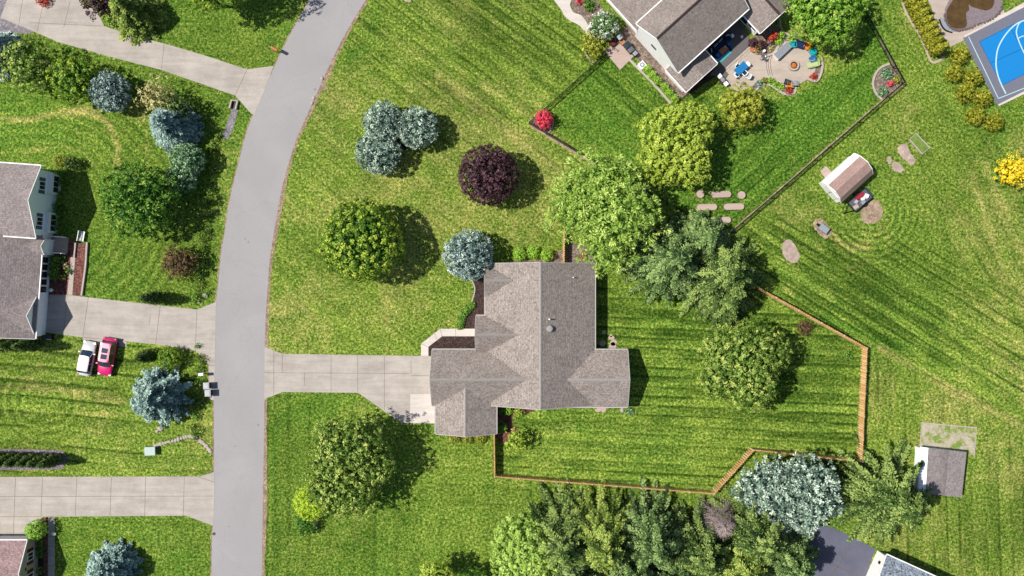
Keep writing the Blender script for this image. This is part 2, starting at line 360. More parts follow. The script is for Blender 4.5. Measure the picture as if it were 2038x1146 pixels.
def make_lawn():
    res = .15; xs = np.arange(-74, 74.01, res); ys = np.arange(-44, 44.01, res)
    X, Y = np.meshgrid(xs, ys); PX = X*S+1019; PY = 573-Y*S
    # (polygon, feather px, stripe angle deg down-right, period px, amplitude, dry, lush, sharpness, streak)
    Z = [
     ([(1185, 575), (1500, 568), (1725, 693), (1716, 918), (1500, 896), (1423, 980), (984, 950), (984, 800), (1185, 800)], 8, 2.8, 19, 1.45, .05, .32, .7),
     ([(1450, 470), (1560, 440), (1700, 470), (1850, 520), (2100, 640), (2100, 860), (1727, 693), (1500, 568)], 30, 32, 17.5, 1.9, .14, .22, .7),
     ([(1450, 470), (1800, 165), (1900, 300), (1900, 500), (1700, 470), (1560, 450)], 30, 38, 26, .3, .22, .25, .2),
     ([(1580, 540), (1640, 470), (1760, 520), (1820, 620), (1700, 600)], 30, 32, 17, .3, .12, .45, .2),
     ([(1850, 300), (2150, 300), (2150, 900), (1930, 760), (1880, 500)], 60, 58, 30, .45, .5, .0, .2),
     ([(1727, 693), (2100, 900), (2100, 1200), (1700, 1200), (1716, 918)], 25, 88, 26, .6, .38, .08, .2),
     ([(700, -40), (1110, -40), (1200, 105), (1055, 243), (1160, 308), (1130, 350), (1000, 250), (820, 190), (700, 60)], 25, 37, 15, .95, .22, .12, .25),
     ([(640, 160), (840, 200), (1020, 260), (1130, 360), (1122, 522), (950, 560), (940, 700), (530, 700), (545, 450), (600, 250)], 30, 37, 24, .38, .42, .1, .15),
     ([(1060, 245), (1205, 108), (1240, 90), (1370, 200), (1440, 290), (1450, 465), (1160, 306)], 10, 40, 19, .6, .04, .62, .2),
     ([(1370, 200), (1560, 210), (1730, 130), (1712, 0), (1800, 163), (1449, 468), (1330, 400)], 12, -42, 22, .65, .02, .8, .2),
     ([(1725, -40), (1830, -40), (1900, 110), (2000, 280), (2060, 420), (1850, 300), (1800, 165)], 20, 62, 32, .4, .15, .4, .2),
     ([(-40, 690), (425, 690), (425, 950), (-40, 950)], 14, 5, 30, 1.0, .24, .12, .3),
     ([(-40, 60), (500, 235), (440, 500), (430, 600), (130, 590), (120, 330), (-40, 320)], 25, 8, 30, .12, .14, .45, .2),
     ([(190, 20), (620, -40), (545, 132), (490, 138), (200, 60)], 15, 20, 30, .1, .08, .5, .2),
     ([(108, 1028), (372, 1026), (425, 1046), (425, 1200), (108, 1200)], 10, 3, 30, .25, .05, .55, .2),
     ([(526, 785), (715, 785), (860, 850), (985, 950), (1420, 985), (1600, 920), (1600, 1200), (524, 1200)], 20, 90, 44, .3, .12, .38, .2),
     ([(860, 868), (985, 868), (985, 945), (1400, 985), (1400, 1010), (700, 1010), (880, 930)], 14, 3, 34, .5, .1, .35, .3),
    ]
    wsum = np.full(X.shape, .02); st = np.zeros_like(X); dry = np.full(X.shape, .02*.25); lush = np.full(X.shape, .02*.3)
    warp = (fbm(X, Y, 14, 3, 5)-.5)*16
    for k, z in enumerate(Z):
        poly, fe, ang, per, amp, dr, lu, sh = z[:8]
        m = polymask(PX+warp*.3, PY-warp*.3, poly, fe)
        if not m.any(): continue
        a = R_(ang); u = -PX*math.sin(a)+PY*math.cos(a); v = PX*math.cos(a)+PY*math.sin(a)
        # mower passes: alternate nap plus thin dark or pale lines between passes, broken along their length
        ph = (u+warp*.06+ (fbm(v/S, u/S, 30, 2, 70+k)-.5)*per*.7)/per
        s1 = np.sin(2*np.pi*ph*.5)*.5+np.tanh(3*np.sin(2*np.pi*ph*.5))*.35
        fr = np.abs((ph % 1)-.5); thin = np.exp(-((fr-.5)/(.07+1.1/per))**2)
        brk = np.clip(fbm(v/S, u/S*4, 5, 3, 90+k)*2.6-.62, 0, 1)
        sgn = np.sign(fbm(v/S*.2, np.floor(ph)*3.1, 3, 1, 30+k)-.5)
        pale = np.exp(-((np.abs(((ph+.16) % 1)-.5)-.5)/.10)**2)
        s = amp*(s1*.22*(.4+fbm(v/S, u/S, 7, 2, 50+k))-thin*brk*(.62+.38*sgn)*(1.1+sh)+pale*brk*.62)
        stre = (fbm(v/S/6, u/S*1.1, .9, 3, 110+k)-.5)*2.0
        st += m*(s+stre*.55*amp); dry += m*dr; lush += m*lu; wsum += m
    st /= wsum; dry /= wsum; lush /= wsum
    dry += (fbm(X, Y, 6.5, 4, 1)-.5)*.75+(fbm(X, Y, 1.6, 3, 2)-.5)*.5
    lush += (fbm(X, Y, 9, 4, 3)-.5)*.8+(fbm(X, Y, 1.3, 3, 4)-.5)*.5
    # mower rings round the bare patch by the shed
    rr_ = np.hypot(PX-1735, (PY-424)*1.0); ang_ = np.arctan2(PY-424, PX-1735)
    rm_ = np.clip((rr_-24)/12, 0, 1)*np.clip((135-rr_)/45, 0, 1)*np.clip(np.cos(ang_-1.15)*1.8+.35, 0, 1)
    st += rm_*np.sin(rr_/13.5*2*np.pi+warp*.15)*.5*(.4+fbm(X, Y, 2.5, 3, 66)); dry += rm_*.08
    for cx_, cy_, r0_, r1_, w_ in ((60, 430, 130, 330, 21), (90, 800, 20, 120, 20)):
        r2 = np.hypot((PX-cx_), (PY-cy_)*1.15); m2 = np.clip((r2-r0_)/20, 0, 1)*np.clip((r1_-r2)/30, 0, 1)*np.clip((430-PX)/20, 0, 1)*(PY < 600 if cy_ < 600 else PY > 690)
        st += m2*np.sin(r2/w_*2*np.pi+warp*.3)*.30*(.3+fbm(X, Y, 3, 3, 67)*1.2)
    big = fbm(X, Y, 11, 3, 77)-.5; st += big*.7
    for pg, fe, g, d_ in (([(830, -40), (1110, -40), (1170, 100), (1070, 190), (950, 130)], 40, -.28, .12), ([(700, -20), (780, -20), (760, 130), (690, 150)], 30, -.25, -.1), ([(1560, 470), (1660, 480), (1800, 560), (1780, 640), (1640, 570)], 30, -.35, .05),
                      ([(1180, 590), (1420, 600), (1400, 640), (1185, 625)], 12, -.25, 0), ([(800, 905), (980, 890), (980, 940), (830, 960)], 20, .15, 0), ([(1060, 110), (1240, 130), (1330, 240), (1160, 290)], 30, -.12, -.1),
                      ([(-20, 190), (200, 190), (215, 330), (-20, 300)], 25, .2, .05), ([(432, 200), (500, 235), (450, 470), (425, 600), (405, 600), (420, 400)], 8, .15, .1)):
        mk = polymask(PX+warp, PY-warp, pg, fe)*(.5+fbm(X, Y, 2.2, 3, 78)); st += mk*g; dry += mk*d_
    # pale scalped mower tracks and worn lines that have a place of their own
    for pts, w, g in (([(0, 238), (60, 238), (120, 222), (180, 222), (215, 245), (235, 290), (232, 345)], 7, .75),
                      ([(0, 305), (60, 300), (130, 290), (170, 305), (185, 330)], 4, .4),
                      ([(230, 200), (280, 225), (300, 250)], 12, .5), ([(290, 260), (296, 330)], 4, .4),
                      ([(760, 60), (1100, 300)], 5, .12), ([(870, 150), (1010, 262), (1130, 352)], 10, .42),
                      ([(960, 165), (1150, 300)], 5, .35), ([(1750, 690), (1900, 780), (2060, 860)], 9, .55),
                      ([(1650, 455), (1672, 480), (1705, 488), (1745, 475), (1762, 440)], 5, .45),
                      ([(1655, 475), (1690, 497), (1740, 490), (1775, 465)], 5, .35),
                      ([(1930, 330), (2000, 560)], 5, .35), ([(1960, 330), (2040, 520)], 9, .3),
                      ([(1890, 400), (1990, 560)], 4, .3), ([(0, 770), (130, 775), (250, 800)], 8, .5), ([(0, 745), (90, 760)], 4, .3),
                      ([(0, 820), (250, 822)], 4, .35), ([(1170, 600), (1500, 620)], 3, .15), ([(1775, 745), (1776, 830)], 3, .4), ([(1798, 755), (1798, 830)], 3, .3),
                      ([(640, 170), (720, 230)], 16, .15), ([(560, 620), (640, 560)], 18, .15), ([(575, 1020), (578, 1090)], 4, .35)):
        lm = linemask(PX+warp*.2, PY, pts, w)*(.4+fbm(X, Y, 1.5, 3, 8)*1.1); dry += lm*g; lush -= lm*g*.3
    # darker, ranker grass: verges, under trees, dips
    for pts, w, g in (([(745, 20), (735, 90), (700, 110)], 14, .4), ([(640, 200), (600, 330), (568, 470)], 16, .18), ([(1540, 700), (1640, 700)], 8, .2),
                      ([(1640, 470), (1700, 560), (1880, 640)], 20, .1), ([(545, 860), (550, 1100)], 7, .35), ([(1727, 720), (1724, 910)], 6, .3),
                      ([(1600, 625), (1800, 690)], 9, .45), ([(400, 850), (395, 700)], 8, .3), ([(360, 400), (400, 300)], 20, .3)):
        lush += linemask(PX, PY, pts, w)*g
    ny, nx = X.shape; n = nx*ny
    me = bpy.data.meshes.new('lawn'); me.vertices.add(n)
    Zc = (fbm(X, Y, .7, 2, 9)-.5)*.03
    me.vertices.foreach_set('co', np.stack([X, Y, Zc*0], -1).reshape(-1).astype(np.float32))
    i = np.arange(n).reshape(ny, nx); q = np.stack([i[:-1, :-1], i[:-1, 1:], i[1:, 1:], i[1:, :-1]], -1).reshape(-1)
    nf = len(q)//4; me.loops.add(len(q)); me.loops.foreach_set('vertex_index', q.astype(np.int32))
    me.polygons.add(nf); me.polygons.foreach_set('loop_start', (np.arange(nf)*4).astype(np.int32))
    at = me.attributes.new('turf', 'FLOAT_COLOR', 'POINT')
    at.data.foreach_set('color', np.stack([np.clip(dry, 0, 1), np.clip(st*.5+.5, 0, 1), np.clip(lush, 0, 1), np.ones_like(X)], -1).reshape(-1).astype(np.float32))
    me.update(); o = bpy.data.objects.new('lawn', me); COL.objects.link(o); tag(o, kind='structure')
    m, t, b = nodes('mown_turf'); p = wpos(t)
    a = N(t, 'ShaderNodeAttribute', attribute_name='turf'); sp = N(t, 'ShaderNodeSeparateColor'); t.links.new(a.outputs['Color'], sp.inputs[0])
    L = lambda *c: dim(lin(*c), .76)
    f1 = noise(t, p, 3.1, 6, .8); f2 = noise(t, p, 1.05, 4, .65, .4)
    base = ramp(t, f1, [(.37, L(46, 70, 16)), (.465, L(92, 124, 38)), (.54, L(134, 156, 60)), (.65, L(196, 206, 112))])
    drc = ramp(t, f1, [(.37, L(92, 92, 30)), (.5, L(166, 164, 84)), (.63, L(226, 218, 150))])
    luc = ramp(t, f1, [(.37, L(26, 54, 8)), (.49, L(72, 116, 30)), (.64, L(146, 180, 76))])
    dm = N(t, 'ShaderNodeMapRange'); dm.inputs['From Min'].default_value = .28; dm.inputs['From Max'].default_value = 1.05
    ad = N(t, 'ShaderNodeMath', operation='ADD'); t.links.new(sp.outputs[0], ad.inputs[0])
    sb = N(t, 'ShaderNodeMath', operation='MULTIPLY_ADD'); sb.inputs[1].default_value = .9; sb.inputs[2].default_value = -.42; t.links.new(f2, sb.inputs[0])
    t.links.new(sb.outputs[0], ad.inputs[1]); t.links.new(ad.outputs[0], dm.inputs['Value'])
    lm = N(t, 'ShaderNodeMapRange'); lm.inputs['From Min'].default_value = .15; lm.inputs['From Max'].default_value = .85
    al = N(t, 'ShaderNodeMath', operation='SUBTRACT'); t.links.new(sp.outputs[2], al.inputs[0]); t.links.new(sb.outputs[0], al.inputs[1]); t.links.new(al.outputs[0], lm.inputs['Value'])
    c = mix(t, lm.outputs[0], base.outputs[0], luc.outputs[0]); c = mix(t, dm.outputs[0], c, drc.outputs[0])
    stc = ramp(t, sp.outputs[1], [(.12, (.36, .44, .34, 1)), (.5, (1, 1, 1, 1)), (.88, (1.55, 1.42, 1.5, 1))])
    c = mix(t, 1., c, stc.outputs[0], 'MULTIPLY')
    hf = ramp(t, noise(t, p, 6.5, 3, .7), [(.36, (.6, .62, .55, 1)), (.5, (1, 1, 1, 1)), (.64, (1.38, 1.36, 1.42, 1))])  # fine speckle: shade between grass blades put into the turf colour
    c = mix(t, 1., c, hf.outputs[0], 'MULTIPLY')
    mf = ramp(t, noise(t, p, .55, 5, .6, .5), [(.32, (.74, .8, .74, 1)), (.5, (1, 1, 1, 1)), (.68, (1.2, 1.15, 1.2, 1))])
    c = mix(t, 1., c, mf.outputs[0], 'MULTIPLY')
    t.links.new(c, b.inputs['Base Color']); b.inputs['Roughness'].default_value = .9; b.inputs['Specular IOR Level'].default_value = .08
    bump(t, b, noise(t, p, 5.5, 4, .75), .9, .2)
    me.materials.append(m); M['turf'] = m
    # far ground beyond the surveyed lawn, out to the horizon
    far = MB(); far.sheet([(-3000, -3000), (3000, -3000), (3000, 3000), (-3000, 3000)], -.02)
    tag(far.build('ground', plain('distant_grass', (138, 164, 66), .95, .3, 1.2)), kind='structure')
make_lawn()

# ------------------------------------------------------------------ foliage
def unit(a): return a/np.maximum(np.linalg.norm(a, axis=-1, keepdims=True), 1e-6)
def leaf_object(name, C, U, Nn, size, tint, mat, parent=None, loc=None):
    """diamond leaves: centre C, long axis U, normal Nn"""
    n = len(C); V = unit(np.cross(Nn, U)); l = size[:, :1]/2; w = size[:, 1:]/2
    # folded slightly about the midrib so light varies across each leaf
    P = np.stack([C-U*l, C+V*w+Nn*w*.35, C+U*l, C-V*w+Nn*w*.35], 1).reshape(-1, 3)
    me = bpy.data.meshes.new(name); me.vertices.add(n*4); me.vertices.foreach_set('co', P.reshape(-1).astype(np.float32))
    me.loops.add(n*4); me.loops.foreach_set('vertex_index', np.arange(n*4, dtype=np.int32))
    me.polygons.add(n); me.polygons.foreach_set('loop_start', (np.arange(n)*4).astype(np.int32))
    at = me.attributes.new('tint', 'FLOAT', 'POINT'); at.data.foreach_set('value', np.repeat(np.clip(tint, 0, 1), 4).astype(np.float32))
    me.materials.append(mat); me.update()
    o = bpy.data.objects.new(name, me); COL.objects.link(o)
    if parent: o.parent = parent
    if loc: o.location = loc
    return o
def fib(n, zmin=-1.0):
    i = np.arange(n)+.5; z = 1-(1-zmin)*i/n; ph = i*2.39996; r = np.sqrt(np.maximum(0, 1-z*z))
    return np.stack([r*np.cos(ph), r*np.sin(ph), z], -1)
def lobed(lobes, clump, per, leaf, asp=1.8, zmin=-.35, rough=.16, spray=0, cover=.62, tvar=.3, seed=0, inner=.2):
    """clumped broadleaf crown made of ellipsoidal lobes (x,y,z,rx,ry,rz)"""
    r = np.random.default_rng(seed); Cs = []; Us = []; Ns = []; Sz = []; T = []
    for (cx, cy, cz, rx, ry, rz) in lobes:
        rm = (rx+ry+rz)/3; K = max(6, int(cover*2*(1-zmin)*rm*rm/(clump*clump)*1.25))
        D = unit(fib(K, zmin)+r.normal(0, .07, (K, 3)))
        # low frequency bumps give the uneven outline
        ph = r.random(3)*6; az = np.arctan2(D[:, 1], D[:, 0])
        bumpy = 1+rough*.5*np.sin(3*az+ph[0]+2*D[:, 2])+rough*.35*np.sin(5*az+ph[1])+rough*.3*np.sin(4*D[:, 2]*3+ph[2])
        rad = bumpy*(1+r.normal(0, rough*.36, K))*.96
        P = np.stack([cx+D[:, 0]*rx*rad, cy+D[:, 1]*ry*rad, cz+D[:, 2]*rz*rad], -1)
        cl = clump*(.6+.7*r.random(K)); ct = r.normal(.5, tvar*.45, K)
        O = unit(r.normal(0, 1, (K, per, 3))+D[:, None, :]*.9); q = r.random((K, per, 1))**.45
        C = P[:, None, :]+O*q*cl[:, None, None]
        Nn = unit(O*.8+D[:, None, :]*.7+np.array([0, 0, .35])+r.normal(0, .45, (K, per, 3)))
        if spray: U = unit(O+r.normal(0, .25, O.shape)); Nn = unit(Nn-U*(Nn*U).sum(-1, keepdims=True)+r.normal(0, .05, O.shape))
        else: U = unit(np.cross(Nn, r.normal(0, 1, Nn.shape)))
        Cs.append(C.reshape(-1, 3)); Us.append(U.reshape(-1, 3)); Ns.append(Nn.reshape(-1, 3))
        Sz.append((leaf*(.7+.6*r.random(K*per)))); T.append((ct[:, None]+r.normal(0, tvar*.5, (K, per))).reshape(-1))
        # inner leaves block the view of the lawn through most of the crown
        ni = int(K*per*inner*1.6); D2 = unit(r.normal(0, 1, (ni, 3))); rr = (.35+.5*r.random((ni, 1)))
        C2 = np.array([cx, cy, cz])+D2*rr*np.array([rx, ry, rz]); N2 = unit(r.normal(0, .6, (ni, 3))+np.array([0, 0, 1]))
        Cs.append(C2); Ns.append(N2); Us.append(unit(np.cross(N2, r.normal(0, 1, N2.shape)))); Sz.append(np.full(ni, leaf*1.8)); T.append(r.normal(.25, .15, ni))  # inner leaves tinted darker: shade inside the crown put into colour
    Sz = np.concatenate(Sz); Sz = np.stack([Sz, Sz/asp], -1)
    return [np.concatenate(Cs), np.concatenate(Us), np.concatenate(Ns), Sz, np.concatenate(T)]
def conifer(H, R, seed=0, dens=1., droop=.22, leaf=.34, asp=2.4, power=.85, z0=.05, tip=0., nb=11, tvar=.3, irregular=.2):
    """whorled branches with side sprays"""
    r = np.random.default_rng(seed); Cs = []; Us = []; Ns = []; Sz = []; T = []
    levels = int((12+H*1.3)*dens)
    for i in range(levels):
        t = (i+r.random()*.6)/levels; z = H*(z0+(.97-z0)*t); Lm = R*(1-t)**power+.12*R*(1-t)+.15
        k = max(4, int(nb*(.35+.75*(1-t))))
        a0 = r.random()*6.28
        for j in range(k):
            az = a0+6.283*j/k+r.normal(0, .14); Lb = Lm*(1+r.normal(0, irregular)*.8); Lb = min(Lb, Lm*1.1)
            d = np.array([math.cos(az), math.sin(az)]); side = np.array([-d[1], d[0]]); bt = r.normal(.5, tvar*.4)
            step = leaf*.5; s = np.arange(.06*Lb, Lb, step)
            if len(s) == 0: s = np.array([Lb*.5])
            zz = z-droop*s*s/max(Lb, .5)*1.1+.10*s+np.where(s > .75*Lb, tip*(s-.75*Lb), 0)
            f = s/Lb
            for sg in (-1, 1, 0):
                bl = (.42*(1-f)**.7*np.minimum(Lb, 3.2)*.62+.22) if sg else np.full(len(s), .3)
                m = 3 if sg else 2
                for q in range(m):
                    w = (q+.6*r.random(len(s)))/m*bl
                    ang = .95*sg+r.normal(0, .22, len(s)); ux = np.cos(ang); uy = np.sin(ang)
                    U2 = d[None]*ux[:, None]+side[None]*uy[:, None]
                    x = d[0]*s+U2[:, 0]*w; y = d[1]*s+U2[:, 1]*w
                    zc = zz-.22*w+r.normal(0, .05, len(s))+(.05 if q == 0 else 0)
                    U = np.concatenate([U2, (-.18+tip*.6+r.normal(0, .22, len(s)))[:, None]], 1)
                    Nn = np.stack([d[0]*.28+r.normal(0, .33, len(s)), d[1]*.28+r.normal(0, .33, len(s)), np.ones(len(s))], -1)
                    U = unit(U); Nn = unit(Nn-U*(Nn*U).sum(-1, keepdims=True))
                    Cs.append(np.stack([x, y, zc], -1)); Us.append(U); Ns.append(Nn)
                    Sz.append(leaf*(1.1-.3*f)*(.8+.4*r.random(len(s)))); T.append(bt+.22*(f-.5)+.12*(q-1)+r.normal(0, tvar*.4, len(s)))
    Sz = np.concatenate(Sz); Sz = np.stack([Sz, Sz/asp], -1)
    return [np.concatenate(Cs), np.concatenate(Us), np.concatenate(Ns), Sz, np.concatenate(T)]
def trunk(parent, H, r0, limbs=7, R=3, seed=0, mat=None, z1=.8):
    rr = random.Random(seed); m = MB(); m.tube((0, 0, -.1), (0, 0, H*z1*.55), r0, r0*.65, 8); m.tube((0, 0, H*z1*.55), (rr.uniform(-.1, .1), rr.uniform(-.1, .1), H*z1), r0*.65, r0*.2, 7)
    for i in range(limbs):
        a = 6.283*i/limbs+rr.uniform(-.3, .3); z = H*rr.uniform(.22, .55); l = R*rr.uniform(.45, .75)
        m.tube((0, 0, z), (math.cos(a)*l, math.sin(a)*l, z+H*rr.uniform(.1, .25)), r0*.35, r0*.08, 5)
    return m.build('trunk', mat or M['bark'], parent)
SEED = [100]
def nseed(): SEED[0] += 1; return SEED[0]
def broad(name, px, py, rpx, H, mat, label, cat='tree', lobes=None, clump=.55, per=26, leaf=.30, asp=1.7, rough=.16, spray=0, rz=None, cover=.62, group=None, tvar=.3, hc=None, zmin=-.35):
    rx, ry = (rpx if isinstance(rpx, tuple) else (rpx, rpx)); hc = hc if hc is not None else H-max(rx, ry)/S*.95
    hc = max(hc, H*.5); sc = 1-hc/CAMH; x, y = W(px, py, hc)
    rx, ry = rx/S*sc, ry/S*sc; rz = rz or (H-hc)
    t = thing(name, label, cat, (x, y, 0), 0, group)
    L = [(0, 0, hc, rx, ry, rz)] if not lobes else []
    for lb in (lobes or []):
        lx, ly = W(lb[0], lb[1], lb[3]); r_ = lb[2]/S*(1-lb[3]/CAMH); L.append((lx-x, ly-y, lb[3], r_, r_, r_*(lb[4] if len(lb) > 4 else .8)))
    sd_ = nseed()
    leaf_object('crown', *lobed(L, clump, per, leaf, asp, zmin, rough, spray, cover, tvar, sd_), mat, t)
    trunk(t, hc, .05+H*.022, 7, max(rx, ry), sd_); return t
def spruce(name, px, py, rpx, H, mat, label, cat='spruce tree', group=None, at=.3, **kw):
    """px,py: where the middle of the crown shows in the photo (a height of at*H)"""
    x, y = W(px, py, H*at); R = rpx/S*(1-H*at/CAMH)
    t = thing(name, label, cat, (x, y, 0), random.random()*6.28, group); sd_ = nseed()
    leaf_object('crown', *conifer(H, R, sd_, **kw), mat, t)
    trunk(t, H, .06+H*.014, 0, R, sd_, z1=.96); return t
def shrub(name, px, py, rpx, H, mat, label, cat='shrub', group=None, clump=.2, per=16, leaf=.15, asp=1.8, rough=.1, col=False, tvar=.3, cover=.7, base=None, spray=0):
    rx, ry = (rpx if isinstance(rpx, tuple) else (rpx, rpx))
    x, y = W(px, py, 0 if base else H*.5); rx /= S; ry /= S
    L = [(0, 0, H*.5, rx, ry, H*.52)]
    if col: L = [(0, 0, H*.28, rx, ry, H*.3), (0, 0, H*.5, rx*.82, ry*.82, H*.28), (0, 0, H*.72, rx*.55, ry*.55, H*.24), (0, 0, H*.88, rx*.28, ry*.28, H*.14)]
    o = leaf_object(name, *lobed(L, clump, per, leaf, asp, -.9 if col else -.6, rough, spray, cover, tvar, nseed(), .15), mat, None, (x, y, 0))
    return tag(o, label, cat, group)

# ------------------------------------------------------------------ roads, drives, beds
def P2(pts, h=0): return [W(x, y, h) for x, y in pts]
def ground_sheet(name, pts, z, mat, thick=0, kind='structure', label=None, cat=None, group=None):
    m = MB()
    if thick: m.prism(P2(pts), z-thick, z)
    else: m.sheet(P2(pts), z)
    o = m.build(name, mat)
    return tag(o, label, cat, group, None if label else kind)
def wob(pts, amp=1.2, step=7, seed=1, close=False):
    """subdivide an outline and make it slightly irregular"""
    rr = random.Random(seed); out = []
    n = len(pts)
    for i in range(n if close else n-1):
        a, b = pts[i], pts[(i+1) % n]; k = max(1, int(math.dist(a, b)/step))
        for j in range(k):
            t = j/k; out.append((a[0]+(b[0]-a[0])*t+rr.uniform(-amp, amp), a[1]+(b[1]-a[1])*t+rr.uniform(-amp, amp)))
    if not close: out.append(pts[-1])
    return out
def curve(pts, n=6, closed=False):
    out = []; L = len(pts)
    for i in range(L if closed else L-1):
        g = lambda k: pts[k % L] if closed else pts[max(0, min(L-1, k))]
        p0, p1, p2, p3 = g(i-1), g(i), g(i+1), g(i+2)
        for j in range(n):
            t = j/n
            out.append(tuple(.5*(2*p1[c]+(p2[c]-p0[c])*t+(2*p0[c]-5*p1[c]+4*p2[c]-p3[c])*t*t+(3*p1[c]-p0[c]-3*p2[c]+p3[c])*t**3) for c in (0, 1)))
    if not closed: out.append(pts[-1])
    return out
RL = curve([(660, -90), (616, 0), (575, 73), (533, 162), (500, 238), (486, 280), (473, 331), (458, 394), (448, 457), (440, 508), (434, 570), (430, 602), (428, 650), (427, 720), (426, 800), (426, 900), (425.5, 1000), (422, 1080), (421, 1146), (419, 1260)], 6)
RR = curve([(790, -90), (728, 0), (687, 68), (657, 127), (626.6, 195), (599, 256), (587, 285), (563, 366), (550.6, 432), (542, 482), (536.7, 520), (533, 570), (529, 630), (527, 690), (526.5, 760), (526, 850), (524, 960), (522.5, 1050), (521, 1146), (519, 1260)], 6)
ground_sheet('road', RL+RR[::-1], .016, M['asphalt'])
v = MB(); v.prism(P2([(x-2, y) for x, y in RR]+wob([(x+5+3.2*math.sin(y*.011)**2, y+1) for x, y in RR[::-1]], 1.3, 9, 3)), -.05, .009)
v.prism(P2([(x+2, y) for x, y in RL]+wob([(x-2.6, y) for x, y in RL[::-1]], .9, 9, 4)), -.05, .009)
tag(v.build('road_verge', M['verge']), kind='structure')
def drive(name, pts, joints=(), z=.03, mat='concrete', jw=.05):
    m = MB(); m.prism(P2(pts), -.06, z); m.cm = 1
    for a, b in joints: m.strip(P2([a, b]), jw, z+.004)
    return tag(m.build(name, [M[mat], M['joint']]), kind='structure')
drive('driveway', [(14, 0), (0, 36), (-30, 110), (-60, 105), (-60, -60), (157, -60), (157, 0), (175, 14), (195, 24), (207.6, 52), (268, 72), (329, 87), (410, 111), (492, 138), (541, 131), (525, 178), (503, 236), (498, 220), (468, 190), (321, 139), (212.6, 111), (116, 83.5), (66, 62), (1, 35)][:1]
      + [(157, -60), (157, 0), (195, 24), (207.6, 52), (268, 72), (329, 87), (410, 111), (492, 138), (545, 131), (531, 168), (507, 228), (500, 226), (468, 190), (321, 139), (212.6, 111), (116, 83.5), (66, 62), (1, 35)],
      [((140, 2), (127, 55)), ((207, 52), (60, 45)), ((327, 87), (321, 139)), ((88, 0), (74, 62)), ((45, 0), (38, 48)), ((492, 138), (468, 190))], jw=.04)
ground_sheet('gravel_yard', [(-60, -60), (20, -60), (14, 0), (1, 35), (66, 62), (60, 67), (-60, 62)], .012, M['gravel'])
drive('driveway', [(94, 586), (134, 586.6), (176, 591.6), (268, 602), (392, 615.7), (430, 601), (429, 660), (428, 700), (427, 760), (427, 796), (416, 795), (415, 727), (390, 698), (309, 685), (252, 679), (252, 690), (166, 684), (164.5, 671), (126.6, 666), (78, 660)],
      [((176, 591.6), (165, 671)), ((319, 608), (310, 685)), ((392, 615.7), (389, 698)), ((134, 586.6), (126.6, 666)), ((164.5, 671), (252, 679)), ((415, 727), (427, 727)), ((299, 628), (298, 645))], jw=.045)
drive('driveway', [(-60, 949), (398, 948), (427, 939), (426.6, 990), (425, 1046), (370, 1026), (111, 1028), (109, 1028), (109, 1200), (96, 1200), (96, 1028), (86, 1028), (78, 1036), (80, 1064), (80, 1072), (-60, 1072)],
      [((31, 950), (27, 1064)), ((85, 949), (82, 1028)), ((153, 949), (150, 1027)), ((222, 949), (219, 1027)), ((290, 948), (288, 1027)), ((367, 948), (365, 1027)), ((-60, 988), (425, 987)), ((-60, 1028), (82, 1028)), ((96, 1028), (109, 1028)), ((96, 1067), (109, 1067)), ((96, 1087), (109, 1087)), ((96, 1106), (109, 1106)), ((96, 1126), (109, 1126)), ((395, 949), (426, 959))], jw=.045)
drive('driveway', [(527, 690), (562, 704), (858, 708.5), (875, 709), (875, 850), (866, 842), (799, 842), (712.6, 781.5), (562, 780), (526, 794)],
      [((545, 698), (545, 787)), ((562, 704), (562, 741)), ((606, 741), (606, 768)), ((527, 741.5), (606, 742)), ((606, 742), (815, 743)), ((818, 717), (818, 743)), ((659, 706), (659, 780)), ((712, 707), (712, 780)), ((765, 708), (765, 816)), ((818, 747), (870, 748))], jw=.04)
drive('driveway_slab', [(816.5, 784), (870, 784), (870, 842.5), (816.5, 841.5)], z=.036, mat='concrete_new')
drive('walkway', [(838, 708), (838, 684), (876, 654), (952, 654), (952, 669), (880, 669), (852.6, 690), (852.6, 708)],
      [((838, 684), (852, 690)), ((865, 663), (870, 676)), ((907, 654), (907, 669)), ((876, 654), (880, 669))], z=.036, mat='concrete_new', jw=.04)
ground_sheet('mulch_bed', [(852.6, 707), (852.6, 690), (880, 669), (955, 669), (955, 712), (868, 712)], .020, M['mulch'])
ground_sheet('mulch_bed', curve([(936, 548), (944, 565), (945, 580), (938, 602), (924, 625), (917, 650), (925, 654), (955, 655)], 5)+[(975, 655), (975, 540), (1000, 520), (960, 532)], .020, M['mulch'])
ground_sheet('mulch_bed', wob([(1010, 526), (1012, 518), (1050, 519), (1100, 514), (1108, 500), (1122, 496), (1135, 484), (1160, 487), (1178, 505), (1185, 530), (1180, 535), (1010, 535)], 1.5, 8, 4, True), .012, M['mulch_tan'])
ground_sheet('mulch_bed', wob([(985, 800), (1062, 803), (1066, 816), (1045, 826), (1020, 828), (1020, 842), (1032, 852), (1016, 868), (1002, 884), (985, 868)], 1.2, 8, 5, True), .012, M['mulch_red'])
ground_sheet('mulch_bed', wob([(786, 262), (803, 250), (826, 268), (826, 290), (800, 300)], 2, 6, 6, True), .012, M['mulch'])
v = MB(); v.strip(P2(curve([(938, 556), (945, 575), (938, 602), (924, 625), (916, 652)], 5)), .14, -.02, .09)
tag(v.build('bed_edging', M['stone']), 'curved pale edging along the dark mulch bed beside the front porch', 'edging')
